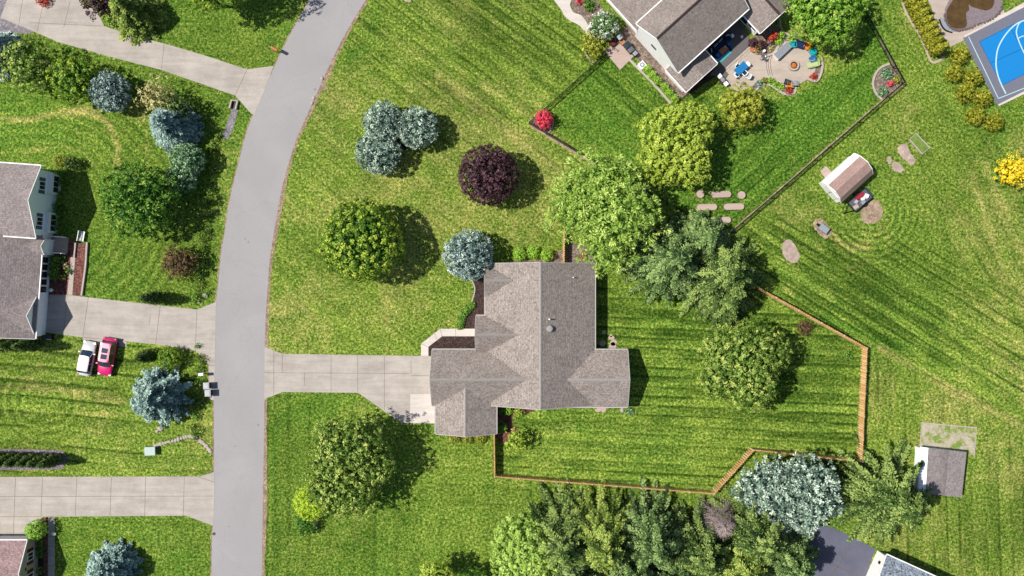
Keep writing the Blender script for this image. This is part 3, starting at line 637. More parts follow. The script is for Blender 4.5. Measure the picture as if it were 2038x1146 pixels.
# left house front beds
ground_sheet('mulch_bed', [(96, 484), (150, 484), (152, 586), (94, 586)], .012, M['mulch_red'])
ground_sheet('mulch_bed', [(152, 484), (175, 486), (164, 588), (144, 587)], .018, M['mulch_red'])
ground_sheet('paved_path', [(140, 470), (152, 482), (149, 513), (143, 587), (132, 586), (139, 512)], .024, M['mulch_red'])
ground_sheet('paved_path', [(141, 512), (150, 512), (144, 587), (134, 586)], .034, M['stone'])
v = MB(); v.strip(P2([(175, 482), (172, 530), (164, 588)]), .22, -.02, .35)
v.strip(P2([(152, 482), (149, 513)]), .18, -.02, .3)
tag(v.build('garden_wall', M['stone']), 'low pale retaining wall round the mulch strip by the left house', 'garden wall')
ground_sheet('mulch_bed', [(-60, 893), (60, 894), (122, 896), (133, 908), (128, 928), (118, 934), (60, 935), (-60, 936)], .012, mulchmat('lilac_gravel_mulch', (152, 136, 146), 8, .4))
ground_sheet('brick_edging', [(86, 1032), (95, 1028), (95, 1200), (88, 1200)], .026, M['mulch_red'])
ground_sheet('mulch_bed', [(70, 1062), (88, 1058), (88, 1200), (70, 1200)], .018, M['mulch'])
# drainage run beside the top left drive
ground_sheet('drain_gravel', wob([(462, 215), (475, 218), (468, 245), (455, 276), (442, 276), (450, 250)], 1, 5, 7, True), .014, M['gravel'])
v = MB(); v.strip(P2([(458, 216), (462, 200), (474, 202), (470, 218)]), .22, -.02, .42); v.cm = 1; v.sheet(P2([(462, 201), (473, 203), (470, 217), (459, 215)]), .02)
tag(v.build('culvert_headwall', [M['stone'], M['black']]), 'small concrete culvert mouth by the top left driveway', 'culvert')
# dirt patches
for i, (pts, mt) in enumerate([([(1785, 293), (1803, 285), (1812, 305), (1823, 320), (1814, 328), (1800, 318), (1790, 305)], 'soil_pink'),
      ([(1766, 313), (1773, 312), (1774, 324), (1767, 325)], 'soil_pink'), ([(1776, 322), (1788, 325), (1800, 337), (1790, 343), (1777, 336)], 'soil_pink'),
      ([(1556, 488), (1567, 477), (1578, 482), (1590, 505), (1588, 520), (1574, 523), (1560, 508)], 'soil_pink'),
      ([(1715, 415), (1735, 398), (1750, 402), (1757, 420), (1750, 438), (1732, 445), (1714, 438)], 'soil'),
      ([(1618, 444), (1632, 434), (1640, 440), (1655, 462), (1646, 474), (1632, 468)], 'soil'),
      ([(640, 172), (650, 172), (650, 178), (641, 178)], 'soil'), ([(806, -5), (820, -5), (815, 4), (806, 2)], 'soil_pink'),
      ([(1395, 1030), (1440, 1000), (1470, 1010), (1450, 1060), (1410, 1060)], 'soil'), ([(1600, 1050), (1612, 1040), (1640, 1050), (1612, 1066)], 'soil')]):
    ground_sheet('bare_soil', wob(curve(pts, 4, True), 1.3, 4, 20+i, True), .008+.001*i, M[mt])
ground_sheet('concrete_pad', [(1632, 341), (1643, 330), (1655, 342), (1643, 356)], .04, M['stepstone'])
# dark asphalt drive bottom right
drive('asphalt_drive', [(1560, 1200), (1600, 1058), (1625, 1046), (1655, 1049), (1700, 1070), (1742, 1092), (1705, 1200)],
      [((1690, 1090), (1668, 1128)), ((1668, 1128), (1640, 1160)), ((1620, 1108), (1668, 1128)), ((1668, 1128), (1710, 1146))], mat='asphalt_dark', jw=.09)

# ------------------------------------------------------------------ house builder
def gable(R, T, Wl, Rg, A, B, w1, w2, e1, e2, zr, inset=.4, th=.16, ridge=True, endA=True, endB=True, trimA=True, trimB=True, gut1=True, gut2=True):
    """gable roof: ridge A-B (ground xy); w1/w2 half widths left/right of A->B; e1,e2 eave heights"""
    ax, ay = A; bx, by = B; L = math.hypot(bx-ax, by-ay); d = ((bx-ax)/L, (by-ay)/L); n = (-d[1], d[0])
    def P(s, o, z): return (ax+d[0]*s+n[0]*o, ay+d[1]*s+n[1]*o, z)
    for o, e in ((w1, e1), (-w2, e2)):
        t = [P(0, 0, zr), P(L, 0, zr), P(L, o, e), P(0, o, e)]; b = [(x, y, z-th) for x, y, z in t]
        f = [(0, 1, 2, 3), (7, 6, 5, 4), (3, 2, 6, 7), (0, 3, 7, 4), (2, 1, 5, 6)]
        if o > 0: f = [tuple(reversed(q)) for q in f]
        R.add(t+b, f)
        k = abs(o); sl = (zr-e)/k; og = o+(.07 if o > 0 else -.07)
        if (o > 0 and gut1) or (o < 0 and gut2):
            c = P(L/2, og, 0); T.box(c[0], c[1], e-.15, L-.02, .13, .13, math.atan2(d[1], d[0]))
        for s, on in ((-.03, trimA), (L+.03, trimB)):
            if on:
                q = [P(s-.035, 0, zr+.012), P(s-.035, o, e+.012), P(s+.035, o, e+.012), P(s+.035, 0, zr+.012)]
                T.add(q+[(x, y, z-.2) for x, y, z in q], [(0, 1, 2, 3), (7, 6, 5, 4), (0, 4, 5, 1), (2, 6, 7, 3), (1, 5, 6, 2)])
    if ridge and Rg is not None:
        for o in (.17, -.17):
            dz = (zr-e1)/w1*.17 if o > 0 else (zr-e2)/w2*.17
            q = [P(.02, 0, zr+.035), P(L-.02, 0, zr+.035), P(L-.02, o, zr+.03-dz), P(.02, o, zr+.03-dz)]
            Rg.add(q if o < 0 else q[::-1], [(0, 1, 2, 3)])
    if Wl is not None:
        i1, i2 = w1-inset, w2-inset; z1 = zr-(zr-e1)*i1/w1-th-.02; z2 = zr-(zr-e2)*i2/w2-th-.02
        a = inset if endA else 0; l = L-(inset if endB else 0)
        vs = []
        for s in (a, l): vs += [P(s, i1, -.1), P(s, i1, z1), P(s, 0, zr-th-.02), P(s, -i2, z2), P(s, -i2, -.1)]
        Wl.add(vs, [(0, 1, 2, 3, 4), (9, 8, 7, 6, 5), (0, 5, 6, 1), (4, 3, 8, 9), (1, 6, 7, 2), (2, 7, 8, 3)])
def window(parent, c, z, w, h, ang, frame=None, glass=None, mull=1, name='window', shutters=None):
    """window on a wall; ang = direction the wall faces"""
    dx, dy = math.cos(ang), math.sin(ang); a = ang+math.pi/2
    o = (c[0], c[1], z)
    f = MB(o); bx = lambda s, zz, ww, hh, off, th: f.box(c[0]+math.cos(a)*s+dx*off, c[1]+math.sin(a)*s+dy*off, zz, ww, th, hh, a)
    for s in (-1, 1): bx(s*(w/2+.03), z-.06, .08, h+.12, .04, .07)
    bx(0, z-.08, w-.03, .08, .05, .09); bx(0, z+h, w-.03, .08, .05, .09)
    for k in range(mull): bx(-w/2+w*(k+1)/(mull+1), z, .05, h, .03, .04)
    fo = f.build(name, frame or M['trim'], parent)
    pl = parent.location; fo.location = (o[0]-pl[0], o[1]-pl[1], o[2]-pl[2])
    g = MB(o); g.box(c[0]+dx*.02, c[1]+dy*.02, z+.005, w-.04, .03, h-.01, a); g.build('pane', glass or M['glass'], fo)
    if shutters:
        for s in (-1, 1):
            q = MB(o); q.box(c[0]+math.cos(a)*s*(w/2+.32)+dx*.03, c[1]+math.sin(a)*s*(w/2+.32)+dy*.03, z-.05, .42, .05, h+.1, a); q.build('shutter', shutters, fo)
    return fo
def vent(parent, px, py, h, r=.12, hh=.45, mat='white', cap=False):
    x, y = W(px, py, h); pl = parent.location; m = MB((x, y, h)); 
    m.lathe(x, y, [(r, h-.35), (r, h+hh)] + ([(r*1.9, h+hh+.01), (r*1.6, h+hh+.1), (.02, h+hh+.16)] if cap else []), 12)
    o = m.build('roof_vent', M[mat], parent, smooth=False); o.location = (x-pl[0], y-pl[1], h-pl[2])

# main house -----------------------------------------------------------------
def G(px, py): return W(px, py, 0)
hx, hy = G(1060, 680); O = (hx, hy, 0)
house = thing('house', 'grey shingled single storey house with cross gables in the middle of the photo', 'house', O)
R, T, Wl, Rg = MB(O), MB(O), MB(O), MB(O)
m_ = 1/S
gable(R, T, Wl, Rg, G(1072.5, 801), G(1072.5, 525.5), 105.5*m_, 107.5*m_, 2.80, 2.80, 6.76)
gable(R, T, Wl, Rg, G(1056, 747), G(863.5, 747), 54.5*m_, 54.3*m_, 2.83, 2.83, 5.80, endA=False, trimA=False)      # garage wing (A->B west: left = south)
gable(R, T, Wl, Rg, G(929.6, 762), G(929.6, 856.5), 59*m_, 59*m_, 2.86, 2.86, 4.86, endA=False, trimA=False)        # third bay
gable(R, T, Wl, Rg, G(1120, 748.5), G(1243.8, 748.5), 55.5*m_, 55.5*m_, 2.84, 2.84, 4.82, endA=False, trimA=False)  # east wing
gable(R, T, Wl, Rg, G(1036, 662.5), G(948.6, 662.5), 35.6*m_, 35.8*m_, 2.88, 2.88, 5.22, endA=False, trimA=False)   # porch gable
gable(R, T, Wl, Rg, G(1020, 558.5), G(966.5, 558.5), 32.4*m_, 32.4*m_, 2.87, 2.87, 4.90, endA=False, trimA=False)   # small north gable
R.build('roof', M['roof_main'], house); T.build('roof_trim', plain('light_grey_gutter', (206, 200, 196), .6, .05), house); Wl.build('walls', M['white'], house); Rg.build('ridge_cap', M['ridge'], house)
vent(house, 1093, 635, 6.3, .09, .5); vent(house, 1094, 654, 6.2, .22, .12, 'ridge', True); vent(house, 1141, 552, 4.6, .06, .35); vent(house, 1012, 798, 4.2, .08, .3)
for (px, w) in ((1015, 2.2), (1120, 1.6)): window(house, G(px, 794.6), .9, w, 1.3, -math.pi/2, mull=2)
window(house, G(1237.7, 748), .9, 2.4, 1.4, 0, mull=2); window(house, G(1174, 620), .9, 1.8, 1.4, 0); window(house, G(1174, 570), .9, 1.5, 1.3, 0)
gd = MB(O); c = G(868.8, 747); gd.box(c[0], c[1], 0.02, .06, 4.8, 2.2); gd.build('garage_door', M['trim'], house)
gd = MB(O); c = G(875.6, 815); gd.box(c[0], c[1], 0.02, .06, 2.7, 2.2); gd.build('garage_door', M['trim'], house)

# upper right house (rotated) ---------------------------------------------------
u = (.742, .672)   # world direction of its main ridge (up-right)
def off(p, a, b):  # p ground px; a along ridge, b towards the south-east, in photo px
    return (p[0]+.742*a+.672*b, p[1]-.672*a+.742*b)
A0 = (1288.5, 109); O = (*G(1400, 60), 0)
hB = thing('house', 'two storey white house with brown-grey roofs beside the curved patio', 'house', O)
R, T, Wl, Rg = MB(O), MB(O), MB(O), MB(O)
gable(R, T, Wl, Rg, G(*A0), G(*off(A0, 183, 0)), 50.5*m_, 71*m_, 5.45, 4.7, 7.6, ridge=True)
gable(R, T, Wl, None, G(*off((1333.5, 164), 40, -22)), G(*off((1333.5, 164), 40, 37)), 41*m_, 41*m_, 2.7, 2.7, 3.6, endA=False, trimA=False)
C_ = (1469+(1484-1469), 80-2)   # window wing
wg = off((1331, 167), 183-2, 4)
e0 = G(*off(A0, 219, 22)); e1_ = G(*off(A0, 219, 120))
gable(R, T, Wl, Rg, e0, e1_, 42*m_, 42*m_, 3.0, 3.0, 4.7, endA=False, trimA=False)
# lower north-west garage wing reaching out of frame
gable(R, T, Wl, Rg, G(*off(A0, 70, -46)), G(*off(A0, 70, -260)), 66*m_, 84*m_, 2.9, 2.9, 5.2, endA=False, trimA=False, endB=False, inset=.5)
R.build('roof', M['roof_warm'], hB); T.build('roof_trim', M['trim'], hB); Wl.build('walls', M['white'], hB); Rg.build('ridge_cap', M['ridge_dark'], hB)
vent(hB, 1379, 41, 6.3, .1, .35); vent(hB, 1313, 64, 6.9, .08, .3)
fw = math.atan2(-.672, -.742)    # facing south-west
for b_ in (78, 100): window(hB, G(*off(A0, 183.5, b_)), 1.0 if b_ > 90 else .35, 1.15, 1.35 if b_ > 90 else 1.95, fw, mull=1 if b_ > 90 else 0)
fs = math.atan2(-.742, .672)     # facing south-east
for a_ in (95, 120, 150): window(hB, G(*off(A0, a_, 64.8)), .3, 1.6, 2.0, fs, mull=1)
mm = MB(O); 
for q in ((26, -12), (26, -6)):
    cx_, cy_ = G(*off(A0, 6.0, q[1]+10)); mm.box(cx_, cy_, 2.9, .12, .5, .35, fw)
mm.build('wall_vent', M['black'], hB)

# left house ------------------------------------------------------------------
ca, sa = math.cos(R_(4.2)), math.sin(R_(4.2))
def offL(p, e, s): return (p[0]+ca*e-sa*s, p[1]+sa*e+ca*s)     # e east, s south in px
O = (*G(90, 500), 0)
hL = thing('house', 'white house with rosy roof and dark red garage door at the left edge', 'house', O)
R, T, Wl, Rg = MB(O), MB(O), MB(O), MB(O)
ap = (117, 409)
gable(R, T, Wl, Rg, G(*offL(ap, -260, 0)), G(*ap), 69*m_, 69*m_, 5.1, 5.1, 7.6, endA=False, trimA=False)
lr = offL((100, 590), -76, 0)
gable(R, T, Wl, Rg, G(*offL(lr, 0, 82)), G(*offL(lr, 0, -120)), 120*m_, 76*m_, 2.4, 3.0, 5.7, inset=.25, endB=False, trimB=False)
gable(R, T, Wl, Rg, G(*offL((95, 626), -62, 0)), G(*offL((95, 626), -1, 0)), 37*m_, 37*m_, 3.03, 3.03, 5.15, endA=False, trimA=False, gut1=False, gut2=False, inset=.22)
gable(R, T, Wl, Rg, G(*offL((106, 493), -52, 0)), G(*offL((112, 493), 0, 0)), 16*m_, 16*m_, 3.05, 3.05, 4.0, endA=False, trimA=False, gut1=False, gut2=False, inset=.2)
R.build('roof', M['roof_left'], hL); T.build('roof_trim', M['trim'], hL); Wl.build('walls', M['skywhite'], hL); Rg.build('ridge_cap', M['roof_left'], hL)
aL = -R_(4.2)
for s_ in (-33, 36): window(hL, G(*offL(ap, -6.1, s_)), 3.1, .95, 1.35, aL, mull=1, shutters=plain('slate_blue_shutter', (96, 118, 150), .7))
for s_ in (-40, 36):
    bay = MB(O); cx_, cy_ = G(*offL(ap, -2.5, s_)); bay.box(cx_, cy_, 0, .55, 2.6, 2.5, aL); bay.build('bay_window', M['trim'], hL)
for s_ in (-40, 36): window(hL, G(*offL(ap, 1.7, s_)), .7, 2.1, 1.4, aL, mull=2)
for k in range(5): window(hL, G(*offL((100.3, 590), -3.6, -72+k*14.5)), .8, .78, 1.5, aL, mull=0)
gd = MB(O); c = G(*offL((95, 622.5), -3.2, 0)); gd.box(c[0], c[1], .02, .08, 4.75, 2.3, aL); gd.build('garage_door', M['brickred'], hL)
pc = MB(O); c = G(*offL((118, 488), 2, -1)); pc.box(c[0], c[1], 0, 2.1, 2.0, .38, aL); pc.build('porch_floor', M['stepstone'], hL)
for s_ in (-17, 15):
    rl = MB(O)
    for z_ in (.5, 1.28):
        a_, b_ = offL((106, 488), -2, s_), offL((134, 489), 0, s_); a_, b_ = G(*a_), G(*b_); rl.tube((*a_, z_), (*b_, z_), .05, n=6)
    for k in range(9):
        q = offL((106, 488), 28*k/8-1, s_); q = G(*q); rl.tube((*q, 0), (*q, 1.3 if k % 4 else 1.45), .035 if k % 4 else .07, n=6)
    rl.build('porch_railing', M['trim'], hL)
for q in (offL((111.5, 493), -1.5, -14), offL((111.5, 493), -1.5, 14)):
    c = G(*q); po = MB(O); po.box(c[0], c[1], .3, .16, .16, 2.6); po.build('porch_post', M['trim'], hL)

# bottom left house -------------------------------------------------------------
O = (*G(40, 1120), 0)
hC = thing('house', 'beige house with pinkish roof and dark red shutters at the bottom left corner', 'house', O)
R, T, Wl, Rg = MB(O), MB(O), MB(O), MB(O)
gable(R, T, Wl, Rg, G(-120, 1117.5), G(80, 1117.5), 56*m_, 56*m_, 3.25, 3.25, 5.3, endA=False, trimA=False, inset=.28)
R.build('roof', M['roof_pink'], hC); T.build('roof_trim', M['trim'], hC); Wl.build('walls', M['beige'], hC); Rg.build('ridge_cap', M['roof_pink'], hC)
for y_ in (1098, 1139): window(hC, G(75.7, y_), 1.3, .95, 1.3, 0, mull=1, shutters=M['brickred'])
gd = MB(O); c = G(38, 1066); gd.box(c[0], c[1], .02, 4.4, .06, 2.2); gd.build('garage_door', M['trim'], hC)
mm = MB(O); c = G(75.7, 1119); mm.box(c[0], c[1], 2.9, .1, .35, .25); mm.build('wall_vent', M['black'], hC)

# bottom right house --------------------------------------------------------------
O = (*G(1800, 1150), 0)
hD = thing('house', 'white walled house with mottled blue-grey roof beside dark drive at the bottom right', 'house', O)
R, T, Wl, Rg = MB(O), MB(O), MB(O), MB(O)
dr = (.911, .412); c0 = (1744, 1089)
def offD(a, b): return G(c0[0]+dr[0]*a-dr[1]*b, c0[1]+dr[1]*a+dr[0]*b)
gable(R, T, Wl, Rg, offD(0, 64), offD(230, 64), 64*m_, 64*m_, 3.3, 3.3, 4.1, inset=.3)
R.build('roof', M['roof_blue'], hD); T.build('roof_trim', M['trim'], hD); Wl.build('walls', M['white'], hD); Rg.build('ridge_cap', M['roof_blue'], hD)
mm = MB(O); a_ = math.atan2(-.412, .911)+math.pi
c = offD(4.2, 22); mm.box(c[0], c[1], 1.6, .1, .35, .5, a_); mm.build('wall_lamp', M['black'], hD)

# gambrel shed ------------------------------------------------------------------
O = (*G(1680, 358), 0)
sh = thing('garden_shed', 'white gambrel shed with red-brown roof on the lawn right of the black fence', 'shed', O)
p0, p1 = G(1629.5, 365), G(1664.5, 403.5); sx = (p1[0]-p0[0], p1[1]-p0[1]); wd = math.hypot(*sx); wv = (sx[0]/wd, sx[1]/wd); lv = (-wv[1], wv[0]); Lg = 79/S
prof = [(-.12, 1.85), (.55, 2.75), (wd/2, 3.25), (wd-.55, 2.75), (wd+.12, 1.85)]
def PS(a, l, z): return (p0[0]+wv[0]*a+lv[0]*l, p0[1]+wv[1]*a+lv[1]*l, z)
Wl = MB(O); vs = []
for l in (0, Lg): vs += [PS(0, l, -.05)]+[PS(min(max(a, 0), wd), l, z-.09) for a, z in prof]+[PS(wd, l, -.05)]
n7 = 7; Wl.add(vs, [tuple(range(n7)), tuple(range(2*n7-1, n7-1, -1))]+[(i, n7+i, n7+(i+1) % n7, (i+1) % n7) for i in range(n7)])
Wl.build('walls', M['white'], sh)
R = MB(O); T = MB(O)
for i in range(4):
    (a, z), (b, z2) = prof[i], prof[i+1]; t = [PS(a, -.15, z), PS(b, -.15, z2), PS(b, Lg+.15, z2), PS(a, Lg+.15, z)]
    (T if i == 0 else R).add(t+[(x, y, zz-.07) for x, y, zz in t], [(0, 1, 2, 3), (7, 6, 5, 4), (0, 4, 5, 1), (2, 6, 7, 3), (3, 7, 4, 0), (1, 5, 6, 2)])
    for l in (-.19, Lg+.19):
        q = [PS(a, l-.04, z+.02), PS(b, l-.04, z2+.02), PS(b, l+.04, z2+.02), PS(a, l+.04, z+.02)]
        T.add(q+[(x, y, zz-.16) for x, y, zz in q], [(0, 1, 2, 3), (7, 6, 5, 4), (0, 4, 5, 1), (2, 6, 7, 3)])
R.build('roof', M['roof_shed'], sh); T.build('roof_trim', M['trim'], sh)
D = MB(O); q = [PS(wd*.18, -.04, .1), PS(wd*.82, -.04, .1), PS(wd*.82, -.04, 2.0), PS(wd*.18, -.04, 2.0)]; D.add(q+[(x-lv[0]*.05, y-lv[1]*.05, z) for x, y, z in q], [(3, 2, 1, 0), (4, 5, 6, 7), (2, 3, 7, 6), (0, 1, 5, 4)]); D.build('door', M['trim'], sh)
D = MB(O)
for a in (wd*.5,): D.add([PS(a-.02, -.1, .1), PS(a+.02, -.1, .1), PS(a+.02, -.1, 2.), PS(a-.02, -.1, 2.)], [(0, 1, 2, 3)])
c = PS(wd*.46, -.13, 1.05); D.box(c[0], c[1], c[2], .08, .08, .14); D.build('door_handle', M['black'], sh)

# low weathered shed bottom right -----------------------------------------------------
O = (*G(1872, 935), 0)
s2 = thing('garden_shed', 'low weathered flat shed with brown roof behind the spruces at lower right', 'shed', O)
cr = [W(1834, 890, 2.2), W(1924, 899.5, 2.0), W(1914, 990, 2.0), W(1829, 981, 2.2)]; zz = (2.2, 2.0, 2.0, 2.2)
R = MB(O); cs = [(cr[i][0], cr[i][1], zz[i]) for i in range(4)]
# white leading panel and brown shingled field
def lerp(a, b, t): return tuple(a[i]+(b[i]-a[i])*t for i in range(len(a)))
f0, f1 = lerp(cs[0], cs[1], .15), lerp(cs[3], cs[2], .15)
t = [f0, cs[1], cs[2], f1]; R.add(t+[(x, y, z-.14) for x, y, z in t], [(3, 2, 1, 0), (4, 5, 6, 7), (0, 1, 5, 4), (1, 2, 6, 5), (2, 3, 7, 6), (3, 0, 4, 7)]); R.build('roof', M['roof_old'], s2)
T = MB(O); t = [cs[0], f0, f1, cs[3]]; t = [(x, y, z-(.35 if i in (0, 3) else .004)) for i, (x, y, z) in enumerate(t)]; T.add(t+[(x, y, z-.12) for x, y, z in t], [(3, 2, 1, 0), (4, 5, 6, 7), (0, 1, 5, 4), (1, 2, 6, 5), (2, 3, 7, 6), (3, 0, 4, 7)]); T.build('front_panel', M['skywhite'], s2)
Wl = MB(O); ctr = (sum(c[0] for c in cr)/4, sum(c[1] for c in cr)/4); ins = [lerp(c, ctr, .07) for c in cr]; Wl.prism(ins, -.05, 1.72); Wl.build('walls', M['skywhite'], s2)

# timber edged sandy bed by that shed, and a small raised frame bed ----------------------
ground_sheet('sand_bed', wob([(1834, 842), (1942, 852), (1937, 906), (1831, 892)], .8, 8, 9, True), .010, weedy())
b_ = MB(); b_.strip(P2([(1831, 893), (1834, 841), (1943, 851), (1938, 908)]), .16, -.02, .12)
tag(b_.build('timber_edging', M['stone']), 'pale timber edging round the sandy bed beside the weathered shed', 'edging')
b_ = MB(); b_.strip(P2([(1809, 278.5), (1821.5, 265.5), (1849, 295), (1834, 307)]), .14, -.02, .3, True); b_.cm = 1; b_.sheet(P2([(1809, 278.5), (1821.5, 265.5), (1849, 295), (1834, 307)]), .2)
tag(b_.build('raised_bed', [M['stone'], plain('weedy_soil', (128, 156, 70), .95, .4, 2)]), 'pale framed rectangular raised bed on the lawn above the gambrel shed', 'raised bed')
# six tan slabs / oval beds
Ov = [(1394, 386, 8, 8, 'small round tan bed, left of the upper oval bed'), (1435, 386.5, 20.5, 6.5, 'long oval tan bed between the two small round beds'), (1476, 388, 8, 8, 'small round tan bed, right of the upper oval bed'),
      (1407, 412, 20.5, 6.5, 'long oval tan bed, left one of the middle pair'), (1461, 411, 20.5, 6.5, 'long oval tan bed, right one of the middle pair'), (1434.5, 438, 20.5, 6.5, 'long oval tan bed nearest the black fence, lowest of the six')]
for px, py, a, b, lb in Ov:
    x, y = W(px, py, .35); t = thing('garden_bed', lb, 'raised bed', (x, y, 0), R_(1.5), 'tan raised beds on the fenced lawn')
    def outline(a, b, k=0):
        r = b+k; L = a-b
        return [((L*(1 if math.cos(w_) > 0 else -1)+r*math.cos(w_))/S, r*math.sin(w_)/S) for w_ in [6.283*(i+.5)/32 for i in range(32)]]
    m = MB(); m.prism(outline(a, b), 0, .35); m.build('bed_wall', M['soil'], t)
    m = MB(); m.prism(outline(a, b, -.6), .351, .37); m.build('bed_top', M['stepstone'], t)

# ------------------------------------------------------------------ fences
def run_posts(pts, step):
    out = []
    for a, b in zip(pts[:-1], pts[1:]):
        k = max(1, round(math.dist(a, b)/step)); out += [(a[0]+(b[0]-a[0])*j/k, a[1]+(b[1]-a[1])*j/k, j == 0) for j in range(k)]
    out.append((*pts[-1], True)); return out
FH = 1.8
wf = [W(x, y, FH) for x, y in ((1122.5, 523), (1124, 352), (1500, 567), (1726, 693), (1716, 919), (1500.5, 896), (1422, 983), (984.5, 949), (983, 865))]
O = (wf[3][0], wf[3][1], 0)
fz = thing('wooden_fence', 'warm orange-brown board fence enclosing the back yard of the middle house', 'fence', O)
pp = run_posts(wf, 3.05)
rr = random.Random(3)
for i, (a, b) in enumerate(zip(pp[:-1], pp[1:])):
    L = math.dist(a[:2], b[:2]); an = math.atan2(b[1]-a[1], b[0]-a[0]); d = (math.cos(an), math.sin(an)); n = (-d[1], d[0]); m = MB(O)
    k = int(L/.15)
    for j in range(k):
        s_ = (j+.5)*L/k; o_ = .08 if j % 2 else -.08; m.cm = 0 if rr.random() < .6 else 1; hh = FH-.06+rr.uniform(-.015, .015)
        m.box(a[0]+d[0]*s_+n[0]*o_, a[1]+d[1]*s_+n[1]*o_, .05, .155, .025, hh-.05, an)
    m.cm = 0
    for z_ in (.35, 1.0, 1.6): m.box((a[0]+b[0])/2, (a[1]+b[1])/2, z_, L-.1, .05, .09, an)
    m.build('fence_panel', [M['wood'], M['wood_pale']], fz)
for a in pp:
    m = MB(O); m.box(a[0], a[1], -.1, .17, .17, FH+.16, 0); m.build('fence_post', M['wood_post'], fz)
x_, y_ = W(1003, 888, .6)
MFH = 1.25
mf = [W(x, y, MFH) for x, y in ((1206, 106), (1053, 243), (1160, 307), (1449, 469), (1802, 163), (1712, 0), (1690, -40))]
O = (mf[1][0], mf[1][1], 0)
fm = thing('metal_fence', 'thin black metal picket fence round the yard of the upper right house', 'fence', O)
pp = run_posts(mf, 2.45)
for a, b in zip(pp[:-1], pp[1:]):
    L = math.dist(a[:2], b[:2]); an = math.atan2(b[1]-a[1], b[0]-a[0]); m = MB(O)
    for z_ in (.2, 1.0, 1.17): m.box((a[0]+b[0])/2, (a[1]+b[1])/2, z_, L, .045, .05, an)
    k = int(L/.12)
    for j in range(k):
        t_ = (j+.5)/k; m.box(a[0]+(b[0]-a[0])*t_, a[1]+(b[1]-a[1])*t_, .1, .025, .025, 1.15, an)
    m.build('fence_panel', M['black'], fm)
for a in pp:
    m = MB(O); m.box(a[0], a[1], -.1, .085, .085, MFH+.18, 0); m.build('fence_post', M['black'], fm)
v = MB()
v.strip(wob([W(x, y) for x, y in ((1055, 248), (1160, 313), (1190, 330))], .05, 1, 2), .42, .010)
v.strip(wob([W(x, y) for x, y in ((1447, 468), (1560, 370), (1700, 248), (1799, 166), (1752, 78))], .06, 1, 3), .3, .010)
tag(v.build('trimmed_strip', M['soil']), kind='structure')

# ------------------------------------------------------------------ trees
# centre and left front lawns
def dome(px, py, rpx, H, mat, label, group=None, name='blue_spruce', rough=.07):
    return broad(name, px, py, rpx, H, mat, label, 'spruce tree', clump=.31, per=28, leaf=.27, asp=2.3, spray=1, rough=rough, cover=.62, tvar=.45, group=group, hc=H*.5, zmin=-.5)
dome(764, 243, 38, 5.8, M['l_bluesp'], 'blue spruce at the upper left of the group of three on the front lawn', 'three blue spruces')
dome(830, 254, 39, 5.6, M['l_bluesp'], 'blue spruce on the right of the group of three on the front lawn', 'three blue spruces')
dome(753, 302, 43, 5.6, M['l_bluesp'], 'blue spruce lowest of the group of three on the front lawn', 'three blue spruces')
broad('purple_tree', 972, 348, 58, 7.5, M['l_purple'], 'round dark purple leaved tree on the front lawn', clump=.38, per=34, leaf=.22, rough=.05, cover=.85, hc=4.2, zmin=-.5)
broad('maple_tree', 721, 480, 80, 9.3, M['l_maple'], 'large round green maple alone on the front lawn left of the middle house', clump=.42, per=34, leaf=.27, rough=.07, cover=.8, tvar=.5, hc=5.1, zmin=-.5)
dome(933, 508, 48, 6.2, M['l_bluesp2'], 'pale blue spruce at the upper left corner of the middle house')
broad('feathery_tree', 1190, 400, 60, 12, M['l_feather'], 'big light green feathery tree spreading above the middle house',
      lobes=[(1183, 365, 62, 8.3, .62), (1150, 420, 60, 7.5, .65), (1262, 430, 55, 8.0, .62), (1222, 425, 66, 9.3, .65), (1208, 490, 52, 7.5, .7), (1140, 400, 45, 7.0, .7), (1235, 350, 35, 7.2, .7)], clump=.62, per=36, leaf=.44, asp=3.0, spray=1, rough=.2, tvar=.4, cover=.6)
spruce('spruce_tree', 1335, 522, 82, 12.5, M['l_spruce2'], 'grey-green spruce next to the big feathery tree', dens=.74, leaf=.36, asp=2.5, droop=.2, power=.7, irregular=.22, at=.4, tvar=.42)
spruce('spruce_tree', 1430, 545, 92, 13.5, M['l_spruce'], 'dark green spreading spruce beside the corner of the wooden fence', dens=.74, leaf=.36, asp=2.6, droop=.25, power=.75, irregular=.28, nb=10, tvar=.5)
spruce('spruce_tree', 1395, 480, 60, 11, M['l_spruce2'], 'spruce crown poking above the black fence corner, behind the grey-green one', dens=.8, leaf=.48, asp=2.6, droop=.25, irregular=.28)
spruce('spruce_tree', 1440, 600, 48, 9, M['l_spruce'], 'lower edge spruce under the dark spreading spruce', dens=.8, leaf=.45, asp=2.6, irregular=.3)
broad('shade_tree', 1345, 283, 76, 9.5, M['l_ylw'], 'broad yellow-green tree below the upper right house', lobes=[(1345, 275, 70, 5.6, .7), (1320, 320, 48, 5.2, .75), (1370, 325, 45, 5.4, .75), (1378, 245, 40, 5.4, .7)], clump=.42, per=30, leaf=.28, rough=.14)
broad('small_tree', 1476, 213, 42, 6.2, M['l_ygold'], 'small yellow tree on the fenced lawn just below the patio', clump=.38, per=26, leaf=.24, rough=.14)
broad('shade_tree', 1640, 36, 74, 8.5, M['l_lime'], 'large bright green tree at the top edge above the fire pit patio', clump=.45, per=32, leaf=.28, rough=.13, lobes=[(1643, 24, 64, 5.5, .75), (1605, 0, 42, 5, .7), (1680, 5, 46, 5, .7), (1668, 50, 40, 4.6, .7)])
